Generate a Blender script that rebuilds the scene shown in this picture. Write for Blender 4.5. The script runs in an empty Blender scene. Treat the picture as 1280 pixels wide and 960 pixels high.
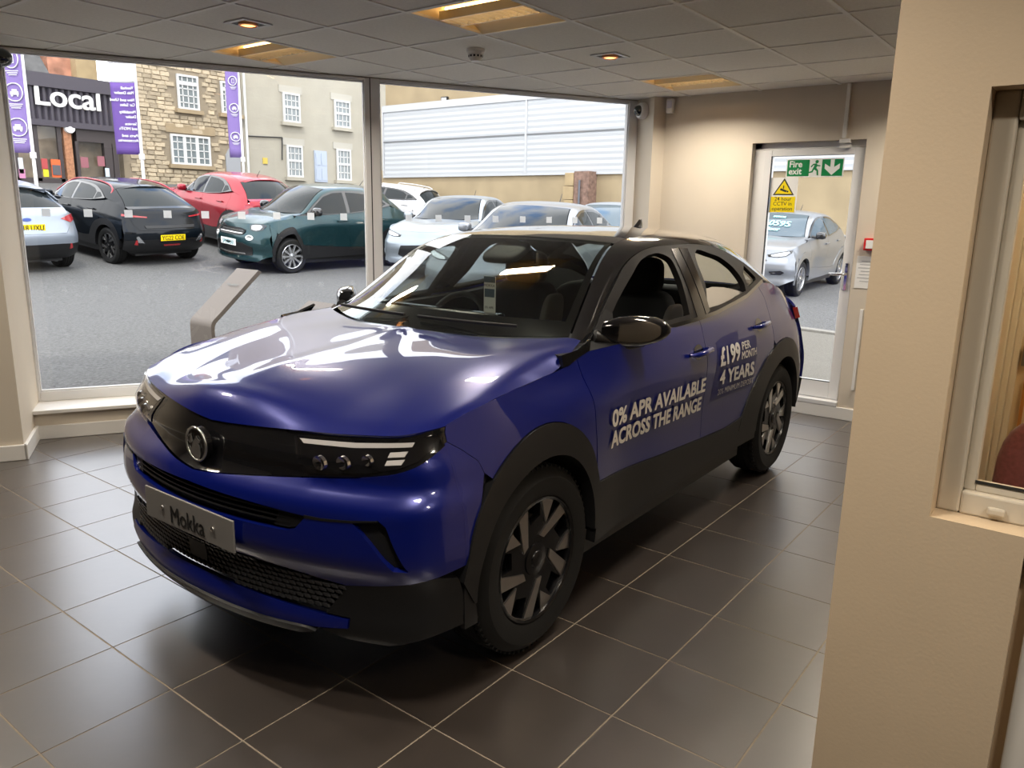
import bpy, math, random
import numpy as np
from mathutils import Vector, Matrix
from mathutils.geometry import delaunay_2d_cdt

random.seed(7)
rng = np.random.default_rng(7)
scene = bpy.context.scene
COL = scene.collection
PI = math.pi

# ------------------------------------------------------------------ camera
F_PX, YAW, PITCH, ROLL, EYE = 967.155, 0.65279674, 0.21842349, 0.01857196, 1.5554


def cam_axes():
    cy, sy = math.cos(YAW), math.sin(YAW)
    fw = Vector((cy * math.cos(PITCH), sy * math.cos(PITCH), -math.sin(PITCH)))
    rt = Vector((sy, -cy, 0)); up = rt.cross(fw)
    c, s = math.cos(ROLL), math.sin(ROLL)
    return c * rt + s * up, -s * rt + c * up, fw


RT, UP, FW = cam_axes()
cam_data = bpy.data.cameras.new('camera')
cam_data.sensor_width = 36.0
cam_data.lens = F_PX / 1280 * 36.0
cam_data.clip_start = 0.02; cam_data.clip_end = 400
cam = bpy.data.objects.new('camera', cam_data); COL.objects.link(cam)
M = Matrix.Identity(4)
for i in range(3):
    M[i][0], M[i][1], M[i][2] = RT[i], UP[i], -FW[i]
M[2][3] = EYE
cam.matrix_world = M
scene.camera = cam


def ray(u, v):
    return (RT * ((u - 640) / F_PX) - UP * ((v - 480) / F_PX) + FW)


def at_z(u, v, z):
    d = ray(u, v); t = (z - EYE) / d.z
    return Vector((d.x * t, d.y * t, z))


def at_x(u, v, x):
    d = ray(u, v); t = x / d.x
    return Vector((x, d.y * t, EYE + d.z * t))


def at_y(u, v, y):
    d = ray(u, v); t = y / d.y
    return Vector((d.x * t, y, EYE + d.z * t))


def at_depth(u, v, dep):
    d = ray(u, v)
    return Vector((0, 0, EYE)) + d * dep


def to_px(p):
    q = Vector(p) - Vector((0, 0, EYE))
    zz = q.dot(FW)
    return (640 + F_PX * q.dot(RT) / zz, 480 - F_PX * q.dot(UP) / zz, zz)


# ------------------------------------------------------------------ world, sun, exposure
scene.view_settings.view_transform = 'Standard'
scene.view_settings.look = 'None'
scene.view_settings.gamma = 1.0
scene.view_settings.use_curve_mapping = False
scene.view_settings.exposure = 0.35
try:
    scene.cycles.use_denoising = True
    scene.cycles.caustics_reflective = False
    scene.cycles.caustics_refractive = False
    scene.cycles.sample_clamp_indirect = 6.0
    scene.cycles.transparent_max_bounces = 24
    scene.cycles.max_bounces = 12
    scene.cycles.diffuse_bounces = 5
    scene.cycles.glossy_bounces = 5
except Exception:
    pass

world = bpy.data.worlds.new('cloudy_sky'); scene.world = world
world.use_nodes = True
wn, wl = world.node_tree.nodes, world.node_tree.links
for n in list(wn): wn.remove(n)
w_out = wn.new('ShaderNodeOutputWorld'); w_bg = wn.new('ShaderNodeBackground')
w_tc = wn.new('ShaderNodeTexCoord')
w_no = wn.new('ShaderNodeTexNoise'); w_no.inputs['Scale'].default_value = 3.2
w_no.inputs['Detail'].default_value = 6; w_no.inputs['Roughness'].default_value = 0.55
w_ra = wn.new('ShaderNodeValToRGB')
w_ra.color_ramp.elements[0].position = 0.31; w_ra.color_ramp.elements[0].color = (0, 0, 0, 1)
w_ra.color_ramp.elements[1].position = 0.45; w_ra.color_ramp.elements[1].color = (1, 1, 1, 1)
w_mx = wn.new('ShaderNodeMixRGB')
w_mx.inputs[1].default_value = (0.24, 0.45, 0.90, 1)
w_mx.inputs[2].default_value = (1.0, 1.0, 1.02, 1)
wl.new(w_tc.outputs['Generated'], w_no.inputs['Vector'])
wl.new(w_no.outputs['Fac'], w_ra.inputs['Fac'])
wl.new(w_ra.outputs['Color'], w_mx.inputs['Fac'])
wl.new(w_mx.outputs['Color'], w_bg.inputs['Color'])
wl.new(w_bg.outputs['Background'], w_out.inputs['Surface'])
w_bg.inputs['Strength'].default_value = 2.9

sun_d = bpy.data.lights.new('sun', 'SUN'); sun_d.energy = 1.8; sun_d.angle = math.radians(6)
sun_d.color = (1.0, 0.95, 0.86)
sun = bpy.data.objects.new('sun', sun_d); COL.objects.link(sun)
# high sun standing behind the showroom, over the viewer's right shoulder
sun.rotation_euler = Vector((0.50, 0.62, -1.15)).to_track_quat('-Z', 'Y').to_euler()
TUBE_W = 17.0          # watts of each ceiling fixture
LAMP_COL = (1.0, 0.90, 0.76)

# ------------------------------------------------------------------ materials
MATS = {}


def mat(name, col, rough=0.5, metal=0.0, coat=0.0, coat_rough=0.03, coat_ior=1.5, spec=0.5, noise=None, bump=None, emit=None, objrand=0.0, flake=None, sheen=0.0):
    """noise=(scale, amount, detail[, stretch xyz]); bump=(scale, strength, distance)"""
    if name in MATS: return MATS[name]
    m = bpy.data.materials.new(name); m.use_nodes = True
    nt = m.node_tree; N, L = nt.nodes, nt.links
    b = N['Principled BSDF']
    b.inputs['Base Color'].default_value = (*col, 1)
    b.inputs['Roughness'].default_value = rough
    b.inputs['Metallic'].default_value = metal
    b.inputs['Specular IOR Level'].default_value = spec
    if coat:
        b.inputs['Coat Weight'].default_value = coat; b.inputs['Coat Roughness'].default_value = coat_rough; b.inputs['Coat IOR'].default_value = coat_ior
    if sheen: b.inputs['Sheen Weight'].default_value = sheen
    if emit:
        b.inputs['Emission Color'].default_value = (*emit[0], 1); b.inputs['Emission Strength'].default_value = emit[1]
    src = None
    if noise or objrand:
        tc = N.new('ShaderNodeTexCoord')
        mp = N.new('ShaderNodeMapping')
        L.new(tc.outputs['Object'], mp.inputs['Vector'])
        hsv = N.new('ShaderNodeHueSaturation'); hsv.inputs['Color'].default_value = (*col, 1)
        val = None
        if noise:
            no = N.new('ShaderNodeTexNoise'); no.inputs['Scale'].default_value = noise[0]
            no.inputs['Detail'].default_value = noise[2]
            if len(noise) > 3: mp.inputs['Scale'].default_value = noise[3]
            if objrand:
                oi = N.new('ShaderNodeObjectInfo')
                L.new(oi.outputs['Random'], no.inputs['W']) if 'W' in no.inputs and no.noise_dimensions == '4D' else None
                cb = N.new('ShaderNodeCombineXYZ')
                mu = N.new('ShaderNodeMath'); mu.operation = 'MULTIPLY'; mu.inputs[1].default_value = 37.0
                L.new(oi.outputs['Random'], mu.inputs[0]); L.new(mu.outputs[0], cb.inputs[0]); L.new(mu.outputs[0], cb.inputs[1])
                L.new(cb.outputs[0], mp.inputs['Location'])
            L.new(mp.outputs['Vector'], no.inputs['Vector'])
            mr = N.new('ShaderNodeMapRange')
            mr.inputs['From Min'].default_value = 0.25; mr.inputs['From Max'].default_value = 0.75
            mr.inputs['To Min'].default_value = 1 - noise[1]; mr.inputs['To Max'].default_value = 1 + noise[1]
            L.new(no.outputs['Fac'], mr.inputs['Value']); val = mr.outputs['Result']
            src = no
        if objrand:
            oi2 = N.new('ShaderNodeObjectInfo'); mr2 = N.new('ShaderNodeMapRange')
            mr2.inputs['To Min'].default_value = 1 - objrand; mr2.inputs['To Max'].default_value = 1 + objrand
            L.new(oi2.outputs['Random'], mr2.inputs['Value'])
            if val is None: val = mr2.outputs['Result']
            else:
                mm = N.new('ShaderNodeMath'); mm.operation = 'MULTIPLY'
                L.new(val, mm.inputs[0]); L.new(mr2.outputs['Result'], mm.inputs[1]); val = mm.outputs[0]
        L.new(val, hsv.inputs['Value'])
        L.new(hsv.outputs['Color'], b.inputs['Base Color'])
    if bump:
        tc = N.new('ShaderNodeTexCoord'); no = N.new('ShaderNodeTexNoise')
        no.inputs['Scale'].default_value = bump[0]; no.inputs['Detail'].default_value = 5
        L.new(tc.outputs['Object'], no.inputs['Vector'])
        bp = N.new('ShaderNodeBump'); bp.inputs['Strength'].default_value = bump[1]; bp.inputs['Distance'].default_value = bump[2]
        L.new(no.outputs['Fac'], bp.inputs['Height']); L.new(bp.outputs['Normal'], b.inputs['Normal'])
    MATS[name] = m
    return m


def mat_glass(name, tint=(1, 1, 1), f0=0.045, gloss=1.0, rough=0.0, gain=1.0):
    """thin clear pane: straight-through transmission plus a Schlick reflection (works from either face)"""
    if name in MATS: return MATS[name]
    m = bpy.data.materials.new(name); m.use_nodes = True
    nt = m.node_tree; N, L = nt.nodes, nt.links
    for n in list(N): N.remove(n)
    out = N.new('ShaderNodeOutputMaterial'); tr = N.new('ShaderNodeBsdfTransparent'); gl = N.new('ShaderNodeBsdfGlossy')
    mx = N.new('ShaderNodeMixShader'); ge = N.new('ShaderNodeNewGeometry')
    dot = N.new('ShaderNodeVectorMath'); dot.operation = 'DOT_PRODUCT'
    L.new(ge.outputs['Incoming'], dot.inputs[0]); L.new(ge.outputs['Normal'], dot.inputs[1])
    ab = N.new('ShaderNodeMath'); ab.operation = 'ABSOLUTE'; L.new(dot.outputs['Value'], ab.inputs[0])
    om = N.new('ShaderNodeMath'); om.operation = 'SUBTRACT'; om.inputs[0].default_value = 1.0; L.new(ab.outputs[0], om.inputs[1])
    pw = N.new('ShaderNodeMath'); pw.operation = 'POWER'; pw.inputs[1].default_value = 5.0; L.new(om.outputs[0], pw.inputs[0])
    mu = N.new('ShaderNodeMath'); mu.operation = 'MULTIPLY_ADD'
    mu.inputs[1].default_value = (1 - f0) * gain; mu.inputs[2].default_value = f0
    L.new(pw.outputs[0], mu.inputs[0])
    tr.inputs['Color'].default_value = (*tint, 1)
    gl.inputs['Color'].default_value = (gloss, gloss, gloss, 1); gl.inputs['Roughness'].default_value = rough
    L.new(mu.outputs[0], mx.inputs['Fac']); L.new(tr.outputs[0], mx.inputs[1]); L.new(gl.outputs[0], mx.inputs[2])
    L.new(mx.outputs[0], out.inputs['Surface'])
    MATS[name] = m
    return m


# ------------------------------------------------------------------ mesh helpers
class MB:
    def __init__(self): self.v = []; self.f = []

    def add(self, vs, fs):
        o = len(self.v); self.v += [tuple(p) for p in vs]; self.f += [tuple(i + o for i in q) for q in fs]; return self

    def box(self, x0, x1, y0, y1, z0, z1):
        x0, x1 = min(x0, x1), max(x0, x1); y0, y1 = min(y0, y1), max(y0, y1); z0, z1 = min(z0, z1), max(z0, z1)
        return self.add([(x0, y0, z0), (x1, y0, z0), (x1, y1, z0), (x0, y1, z0), (x0, y0, z1), (x1, y0, z1), (x1, y1, z1), (x0, y1, z1)],
                        [(0, 3, 2, 1), (4, 5, 6, 7), (0, 1, 5, 4), (1, 2, 6, 5), (2, 3, 7, 6), (3, 0, 4, 7)])

    def obox(self, o, ax, ay, az, a0, a1, b0, b1, c0, c1):
        """box in an oblique frame: o + a*ax + b*ay + c*az"""
        o, ax, ay, az = map(Vector, (o, ax, ay, az)); flip = ax.cross(ay).dot(az) < 0
        P = [o + ax * a + ay * b + az * c for c in (c0, c1) for a, b in ((a0, b0), (a1, b0), (a1, b1), (a0, b1))]
        fs = [(0, 3, 2, 1), (4, 5, 6, 7), (0, 1, 5, 4), (1, 2, 6, 5), (2, 3, 7, 6), (3, 0, 4, 7)]
        if flip: fs = [q[::-1] for q in fs]
        return self.add(P, fs)

    def prism(self, poly, fn0, fn1):
        """poly: 2D points; fn0/fn1 map a 2D point to the two 3D end caps"""
        n = len(poly); a = [fn0(*p) for p in poly]; b = [fn1(*p) for p in poly]
        fs = [tuple(range(n))[::-1], tuple(range(n, 2 * n))] + [(i, (i + 1) % n, n + (i + 1) % n, n + i) for i in range(n)]
        return self.add(a + b, fs)

    def tube(self, pts, r, n=10, closed=False, caps=True):
        pts = [Vector(p) for p in pts]; m = len(pts); o = len(self.v); rs = r if isinstance(r, (list, tuple)) else [r] * m
        prev = None
        for i, p in enumerate(pts):
            if closed: t = pts[(i + 1) % m] - pts[i - 1]
            else: t = pts[min(i + 1, m - 1)] - pts[max(i - 1, 0)]
            t.normalize()
            ref = Vector((0, 0, 1)) if abs(t.z) < 0.95 else Vector((1, 0, 0))
            if prev is None: u = t.cross(ref).normalized()
            else:
                u = prev - t * prev.dot(t); u = u.normalized() if u.length > 1e-6 else t.cross(ref).normalized()
            prev = u; w = t.cross(u)
            for k in range(n):
                a = 2 * PI * k / n; self.v.append(tuple(p + (u * math.cos(a) + w * math.sin(a)) * rs[i]))
        for i in range(m if closed else m - 1):
            for k in range(n):
                a, b = o + i * n, o + ((i + 1) % m) * n
                self.f.append((a + k, a + (k + 1) % n, b + (k + 1) % n, b + k))
        if caps and not closed:
            self.f.append(tuple(range(o, o + n))[::-1]); self.f.append(tuple(range(o + (m - 1) * n, o + m * n)))
        return self

    def lathe(self, prof, n=32, fn=None):
        """prof: (r, h) points, turned about the z axis; fn maps (x, y, h) to 3D"""
        fn = fn or (lambda x, y, h: (x, y, h)); o = len(self.v); m = len(prof)
        for r, h in prof:
            for k in range(n):
                a = 2 * PI * k / n; self.v.append(tuple(fn(r * math.cos(a), r * math.sin(a), h)))
        for i in range(m - 1):
            for k in range(n):
                a, b = o + i * n, o + (i + 1) * n
                self.f.append((a + k, a + (k + 1) % n, b + (k + 1) % n, b + k))
        return self

    def grid(self, P):
        """P: list of rows of 3D points"""
        o = len(self.v); m, n = len(P), len(P[0])
        for row in P: self.v += [tuple(p) for p in row]
        for i in range(m - 1):
            for j in range(n - 1):
                a = o + i * n + j; self.f.append((a, a + 1, a + n + 1, a + n))
        return self

    def mesh(self, name):
        me = bpy.data.meshes.new(name); me.from_pydata(self.v, [], self.f); me.update(); return me

    def build(self, name, material, parent=None, smooth=None, bevel=0.0, loc=None, kind=None, fix=False, solid=0.0):
        me = self.mesh(name)
        if fix:
            import bmesh
            bm = bmesh.new(); bm.from_mesh(me); bmesh.ops.remove_doubles(bm, verts=bm.verts, dist=1e-5)
            bmesh.ops.recalc_face_normals(bm, faces=bm.faces); bm.to_mesh(me); bm.free()
        return link(name, me, material, parent, smooth, bevel, loc, kind, solid)


def link(name, me, material, parent=None, smooth=None, bevel=0.0, loc=None, kind=None, solid=0.0):
    o = bpy.data.objects.new(name, me); COL.objects.link(o)
    if material and not me.materials: me.materials.append(material)
    if smooth:
        me.shade_smooth(); me.set_sharp_from_angle(angle=math.radians(smooth))
    if parent: o.parent = parent
    if loc is not None: o.location = loc
    if solid:
        md = o.modifiers.new('solid', 'SOLIDIFY'); md.thickness = solid; md.offset = -1
    if bevel:
        md = o.modifiers.new('bevel', 'BEVEL'); md.width = bevel; md.segments = 2; md.limit_method = 'ANGLE'
    if kind: o['kind'] = kind
    return o


def tag(o, label, cat, group=None):
    o['label'] = label; o['category'] = cat
    if group: o['group'] = group
    return o


def thing(name, label, cat, loc=(0, 0, 0), rotz=0.0, group=None):
    o = bpy.data.objects.new(name, None); COL.objects.link(o)
    o.empty_display_size = 0.1; o.location = loc; o.rotation_euler = (0, 0, rotz)
    return tag(o, label, cat, group)


def text_mesh(s, size=1.0, bold=0.0, align='LEFT', extrude=0.0, mirror=False, narrow=1.0, space=1.0, res=3):
    """returns verts (N,2) and faces of a flat text, cap height about 0.7*size"""
    cu = bpy.data.curves.new('lettering', 'FONT'); cu.body = s; cu.size = size; cu.offset = bold
    cu.align_x = align; cu.resolution_u = res; cu.space_character = space
    ob = bpy.data.objects.new('lettering', cu); COL.objects.link(ob)
    dg = bpy.context.evaluated_depsgraph_get()
    me = bpy.data.meshes.new_from_object(ob.evaluated_get(dg))
    v = np.array([(p.co.x * narrow * (-1 if mirror else 1), p.co.y) for p in me.vertices]).reshape(-1, 2)
    f = [tuple(p.vertices)[::-1] if mirror else tuple(p.vertices) for p in me.polygons]
    bpy.data.objects.remove(ob); bpy.data.curves.remove(cu); bpy.data.meshes.remove(me)
    return v, f


def put_text(mb, s, fn, **kw):
    v, f = text_mesh(s, **kw)
    th = kw.get('heavy', 0)
    mb.add([fn(a, b) for a, b in v], f)
    return mb


def mat_film(name, col, clear):
    """frosted window film: lets soft light through and scatters a little back"""
    if name in MATS: return MATS[name]
    m = bpy.data.materials.new(name); m.use_nodes = True
    N, L = m.node_tree.nodes, m.node_tree.links
    for n in list(N): N.remove(n)
    out = N.new('ShaderNodeOutputMaterial'); tr = N.new('ShaderNodeBsdfTransparent'); tl = N.new('ShaderNodeBsdfTranslucent'); df = N.new('ShaderNodeBsdfDiffuse')
    a, b = N.new('ShaderNodeMixShader'), N.new('ShaderNodeMixShader')
    for q in (tl, df): q.inputs['Color'].default_value = (*col, 1)
    a.inputs['Fac'].default_value = 0.35; b.inputs['Fac'].default_value = clear
    L.new(tl.outputs[0], a.inputs[1]); L.new(df.outputs[0], a.inputs[2]); L.new(a.outputs[0], b.inputs[1]); L.new(tr.outputs[0], b.inputs[2]); L.new(b.outputs[0], out.inputs['Surface'])
    MATS[name] = m
    return m
# ================================================================== THE ROOM
HC = 2.527
W0 = Vector((2.55, 5.58, 0)); WD = Vector((math.cos(math.radians(29)), -math.sin(math.radians(29)), 0))
WN = Vector((WD.y, -WD.x, 0))          # towards the room
ZUP = Vector((0, 0, 1))


def wpt(s, o, z): return W0 + WD * s + WN * o + ZUP * z


def wbox(mb, s0, s1, o0, o1, z0, z1): return mb.obox(W0, WD, WN, ZUP, s0, s1, o0, o1, z0, z1)


def in_view(p, m=90):
    u, v, d = to_px(p)
    return d > 0.1 and -m < u < 1280 + m and -m < v < 960 + m


m_wall = mat('wall_paint', (0.62, 0.55, 0.45), 0.7, noise=(3.0, 0.03, 3), bump=(160, 0.12, 0.002))
m_walld = mat('reflection_darkened_taupe', (.12, .11, .10), .7)  # for unseen walls, colour darkened to deepen reflections in the car side
m_fore = mat('partition_paint', (0.64, 0.51, 0.36), 0.62, noise=(2.2, 0.05, 4), bump=(120, 0.18, 0.002))
m_white = mat('white_gloss_paint', (0.78, 0.76, 0.72), 0.35)
m_upvc = mat('white_plastic_frame', (0.74, 0.74, 0.74), 0.3)
m_seal = mat('black_rubber_seal', (0.02, 0.02, 0.02), 0.6)
m_tile = mat('floor_tile_stone', (0.036, 0.027, 0.022), 0.42, coat=1.0, coat_rough=0.30, coat_ior=2.2, spec=0.4, noise=(5.0, 0.20, 6), bump=(14, 0.10, 0.01), objrand=0.10)
m_grout = mat('grout', (0.27, 0.225, 0.17), 0.85, noise=(30, 0.15, 3))
m_ctile = mat('ceiling_tile_board', (0.82, 0.80, 0.75), 0.9, noise=(60, 0.05, 4), bump=(300, 0.35, 0.003), objrand=0.04)
m_cbar = mat('ceiling_grid_metal', (0.85, 0.83, 0.79), 0.45)
m_pane = mat_glass('window_glass', (0.985, 0.992, 0.99), 0.022)
m_frost = mat_film('frosted_film', (0.85, 0.86, 0.86), 0.25)
m_black = mat('black_plastic', (0.015, 0.015, 0.016), 0.45)
m_chrome = mat('polished_chrome', (0.8, 0.8, 0.8), 0.12, metal=1.0)
m_steel = mat('brushed_steel', (0.155, 0.128, 0.105), 0.5, metal=.3, noise=(4, 0.10, 4, (60, 60, 2)))

XMIN, YMIN, XDW = -2.6, -2.6, 6.30


def clip_half(poly, off):
    """keep the part of a plan polygon that lies on the room side of the window line at offset off"""
    out = []
    for i in range(len(poly)):
        a, b = Vector((*poly[i], 0)), Vector((*poly[(i + 1) % len(poly)], 0))
        da, db = (a - W0).dot(WN) - off, (b - W0).dot(WN) - off
        if da >= 0: out.append((a.x, a.y))
        if (da >= 0) != (db >= 0):
            q = a + (b - a) * (da / (da - db)); out.append((q.x, q.y))
    return out


def tiled(owner, name, material, ox, oy, size, gap, z0, z1, x0, x1, y0, y1, off, skip=(), bevel=0.0):
    """one object per tile in view; the tiles out of view are one joined part"""
    h = (size - gap) / 2; rest = MB()
    base = MB().box(-h, h, -h, h, z0, z1).mesh(name); base.materials.append(material)
    for j in range(int(math.floor((x0 - ox) / size)), int(math.ceil((x1 - ox) / size)) + 1):
        for i in range(int(math.floor((y0 - oy) / size)), int(math.ceil((y1 - oy) / size)) + 1):
            if (j, i) in skip: continue
            cx, cy = ox + (j + 0.5) * size, oy + (i + 0.5) * size
            if cx + h < x0 or cx - h > x1 or cy + h < y0 or cy - h > y1: continue
            sq = [(cx - h, cy - h), (cx + h, cy - h), (cx + h, cy + h), (cx - h, cy + h)]
            sq = [(min(max(a, x0), x1), min(max(b, y0), y1)) for a, b in sq]
            pg = clip_half(sq, off)
            if len(pg) < 3: continue
            area = abs(sum(pg[k][0] * pg[(k + 1) % len(pg)][1] - pg[(k + 1) % len(pg)][0] * pg[k][1] for k in range(len(pg)))) / 2
            if area < 2e-4: continue
            whole = abs(area - 4 * h * h) < 1e-5
            vis = any(in_view((a, b, z1 if z1 <= 0.01 else z0), 40) for a, b in sq + [(cx, cy)])
            if vis and whole:
                o = link(name, base, material, owner, loc=(cx, cy, 0))
                if bevel and not base.get('bv'): pass
            else:
                mb = MB() if vis else rest
                px, py = (cx, cy) if vis else (0, 0)
                mb.prism(pg, lambda a, b: (a - px, b - py, z0), lambda a, b: (a - px, b - py, z1))
                if vis: mb.build(name, material, owner, loc=(cx, cy, 0))
    if rest.v: rest.build(name + '_remainder', material, owner, kind='stuff')


# floor: screed with single tiles
floor_poly = clip_half([(XMIN, YMIN), (XDW + 0.1, YMIN), (XDW + 0.1, 9.0), (XMIN, 9.0)], 0.10)
floor = MB().prism(floor_poly, lambda a, b: (a, b, -0.10), lambda a, b: (a, b, -0.0015)).build('floor', m_grout, kind='structure')
tiled(floor, 'floor_tile', m_tile, 1.5305, 1.8522, 0.4, 0.0062, -0.012, 0.0, XMIN, XDW + 0.05, YMIN, 8.6, 0.12)

# ceiling: unseen slab above added to block sun and sky, hanging grid and boards, fittings in single cells
FIX = [(1, 2), (1, -1), (5, 2), (1, 5), (5, 5), (-3, 2), (-3, -1), (-3, 5), (-3, 8)]     # cells (Q, P) with a light fitting
CX0, CY0 = 2.393, 4.205
ceil_poly = clip_half([(XMIN - .2, YMIN - .2), (XDW + 0.2, YMIN - .2), (XDW + 0.2, 9.0), (XMIN - .2, 9.0)], -0.25)
ceiling = MB().prism(ceil_poly, lambda a, b: (a, b, HC + 0.16), lambda a, b: (a, b, HC + 0.32)).build('ceiling', m_ctile, kind='structure')
tiled(ceiling, 'ceiling_tile', m_ctile, CX0, CY0, 0.6, 0.020, HC + 0.004, HC + 0.018, XMIN, XDW + 0.05, YMIN, 8.6, -0.02,
      skip={(q, -p - 1) for q, p in FIX})


def line_in_room(x=None, y=None):
    if x is not None:      # bar along y at x, up to the window line
        yy = W0.y + (0.02 - (x - W0.x) * WN.x) / WN.y
        return YMIN, min(yy, 8.6)
    xx = W0.x + (0.02 - (y - W0.y) * WN.y) / WN.x
    return XMIN, min(xx, XDW)


for j in range(-9, 8):
    x = CX0 + j * 0.6
    if XMIN < x < XDW:
        a, b = line_in_room(x=x)
        MB().box(x - 0.0115, x + 0.0115, a, b, HC - 0.001, HC + 0.03).build('ceiling_grid_bar', m_cbar, ceiling)
for i in range(-8, 12):
    y = CY0 - i * 0.6
    if YMIN < y < 8.6:
        a, b = line_in_room(y=y)
        if b > a: MB().box(a, b, y - 0.0115, y + 0.0115, HC - 0.0015, HC + 0.028).build('ceiling_grid_bar', m_cbar, ceiling)

# walls
wl_left = wbox(MB(), -7.2, -0.455, -0.20, 0.70, 0.0, HC + 0.02).build('wall_left', m_wall, kind='structure')
wbox(MB(), -7.2, -0.435, 0.70, 0.722, 0.0, 0.098).build('skirting_board', m_white, wl_left, bevel=0.004)
wbox(MB(), -0.455, -0.433, 0.25, 0.722, 0.0, 0.098).build('skirting_board', m_white, wl_left, bevel=0.004)
low = wbox(MB(), -0.47, 4.33, -0.20, 0.25, -0.12, 0.178).build('wall_window', m_wall, kind='structure')
wbox(MB(), -0.46, 4.31, 0.25, 0.268, 0.0, 0.094).build('skirting_board', m_white, low, bevel=0.004)
wbox(MB(), -0.46, 4.31, -0.01, 0.285, 0.178, 0.204).build('window_sill', m_white, low, bevel=0.004)
wbox(MB(), -7.2, 5.0, -0.22, -0.02, HC - 0.002, HC + 0.9).build('wall_sky_screen', m_wall, kind='structure')  # unseen upper wall, added to keep the sky out above the glass
corner = MB()
p_c = [wpt(4.305, -0.2, 0), wpt(4.305, 0.25, 0), Vector((XDW, wpt(4.305, 0.25, 0).y - 0.06, 0)), Vector((XDW + 0.6, 3.2, 0)), wpt(5.0, -0.2, 0)]
corner.prism([(p.x, p.y) for p in p_c], lambda a, b: (a, b, 0), lambda a, b: (a, b, HC + 0.02))
corner.build('wall_corner', m_wall, kind='structure', fix=True)
dw = MB()
DY0, DY1, DZ0, DZ1 = 1.572, 2.432, 0.10, 2.13
dw.box(XDW, XDW + .15, DY1, 3.4, 0, HC + .02); dw.box(XDW, XDW + .15, YMIN, DY0, 0, HC + .02)
dw.box(XDW, XDW + .15, DY0, DY1, DZ1, HC + .02); dw.box(XDW, XDW + .15, DY0, DY1, -.1, DZ0)
wall_door = dw.build('wall_door', m_wall, kind='structure')
MB().box(XDW - .018, XDW, 0.5, 3.2, 0, 0.098).build('skirting_board', m_white, wall_door, bevel=0.004)
MB().box(XDW - .02, XDW + .16, DY0 - .0, DY1 + .0, DZ0 - .004, DZ0 + .035).build('threshold', m_upvc, wall_door, bevel=0.006)
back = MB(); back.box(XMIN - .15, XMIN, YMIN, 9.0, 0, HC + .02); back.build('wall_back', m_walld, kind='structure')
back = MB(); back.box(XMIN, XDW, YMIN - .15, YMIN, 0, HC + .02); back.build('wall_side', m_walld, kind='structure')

# windows in the angled glass wall
FZ0, FZ1 = 0.204, HC - 0.004


def window(n, s0, s1, g0, g1):
    fr = MB(); GZ0, GZ1 = 0.272, 2.500
    wbox(fr, s0, g0, -0.07, 0.0, FZ0, FZ1); wbox(fr, g1, s1, -0.07, 0.0, FZ0, FZ1)
    wbox(fr, g0, g1, -0.07, 0.0, FZ0, GZ0); wbox(fr, g0, g1, -0.07, 0.0, GZ1, FZ1)
    root = fr.build('window_%d' % n, m_upvc, kind='structure', bevel=0.004)
    bead = MB()
    for a, b, c, d in ((g0, g0 + .008, GZ0, GZ1), (g1 - .008, g1, GZ0, GZ1), (g0, g1, GZ0, GZ0 + .010), (g0, g1, GZ1 - .008, GZ1)):
        wbox(bead, a, b, -0.045, -0.012, c, d)
    bead.build('glazing_bead', m_upvc, root, bevel=0.003)
    pane = wbox(MB(), g0, g1, -0.038, -0.030, GZ0, GZ1).build('pane', m_pane, root)
    return root


win1 = window(1, -0.46, 1.93, -0.440, 1.885)
win2 = window(2, 1.93, 4.305, 2.004, 4.215)
wbox(MB(), 1.926, 1.934, -0.002, 0.0008, FZ0, FZ1).build('joint_cover', m_seal, win1)
sqm = wbox(MB(), -0.026, 0.026, -0.0299, -0.0290, -0.026, 0.026).mesh('frosted_square')
sqm.materials.append(m_frost)
sqm.transform(Matrix.Translation(-W0))
for k in range(18):
    s = -0.289 + 0.25 * k + (0.02 if k > 8 else 0)
    if s > 4.15: break
    if 1.84 < s < 2.02: continue
    link('frosted_square', sqm, m_frost, win1 if s < 1.9 else win2, loc=wpt(s, 0, 1.497))
sq2 = wbox(MB(), -0.022, 0.022, -0.0299, -0.0292, -0.022, 0.022).mesh('frosted_square'); sq2.transform(Matrix.Translation(-W0))
m_frost2 = mat_film('faint_film', (0.6, 0.62, 0.62), 0.90); sq2.materials.append(m_frost2)
for k in range(9):
    link('frosted_square', sq2, m_frost2, win1, loc=wpt(-0.23 + 0.25 * k, 0, 0.98))

# glazed fire door
DX = XDW + 0.065
dr = MB()
fy0, fy1, fz1 = DY0 + .0, DY1 - .0, DZ1
dr.box(DX, DX + .07, fy1 - .06, fy1, DZ0 + .03, fz1); dr.box(DX, DX + .07, fy0, fy0 + .012, DZ0 + .03, fz1); dr.box(DX, DX + .07, fy0, fy1, fz1 - .05, fz1)
door = dr.build('door_1', m_upvc, kind='structure', bevel=0.004)
leaf = MB(); ly0, ly1, lz0, lz1 = fy0 + .014, fy1 - .085, DZ0 + .04, fz1 - .052
gy0, gy1, gz0, gz1 = 1.662, 2.286, 0.275, 2.028
leaf.box(DX - .012, DX + .05, ly0, gy0, lz0, lz1); leaf.box(DX - .012, DX + .05, gy1, ly1, lz0, lz1)
leaf.box(DX - .012, DX + .05, gy0, gy1, lz0, gz0); leaf.box(DX - .012, DX + .05, gy0, gy1, gz1, lz1)
leaf_o = leaf.build('door_leaf', m_upvc, door, bevel=0.004)
MB().box(DX - .005, DX + .055, ly1, fy1 - .058, lz0, lz1).build('frame_rebate', m_upvc, door)
MB().box(DX + .012, DX + .020, gy0, gy1, gz0, gz1).build('pane', m_pane, leaf_o)
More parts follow.
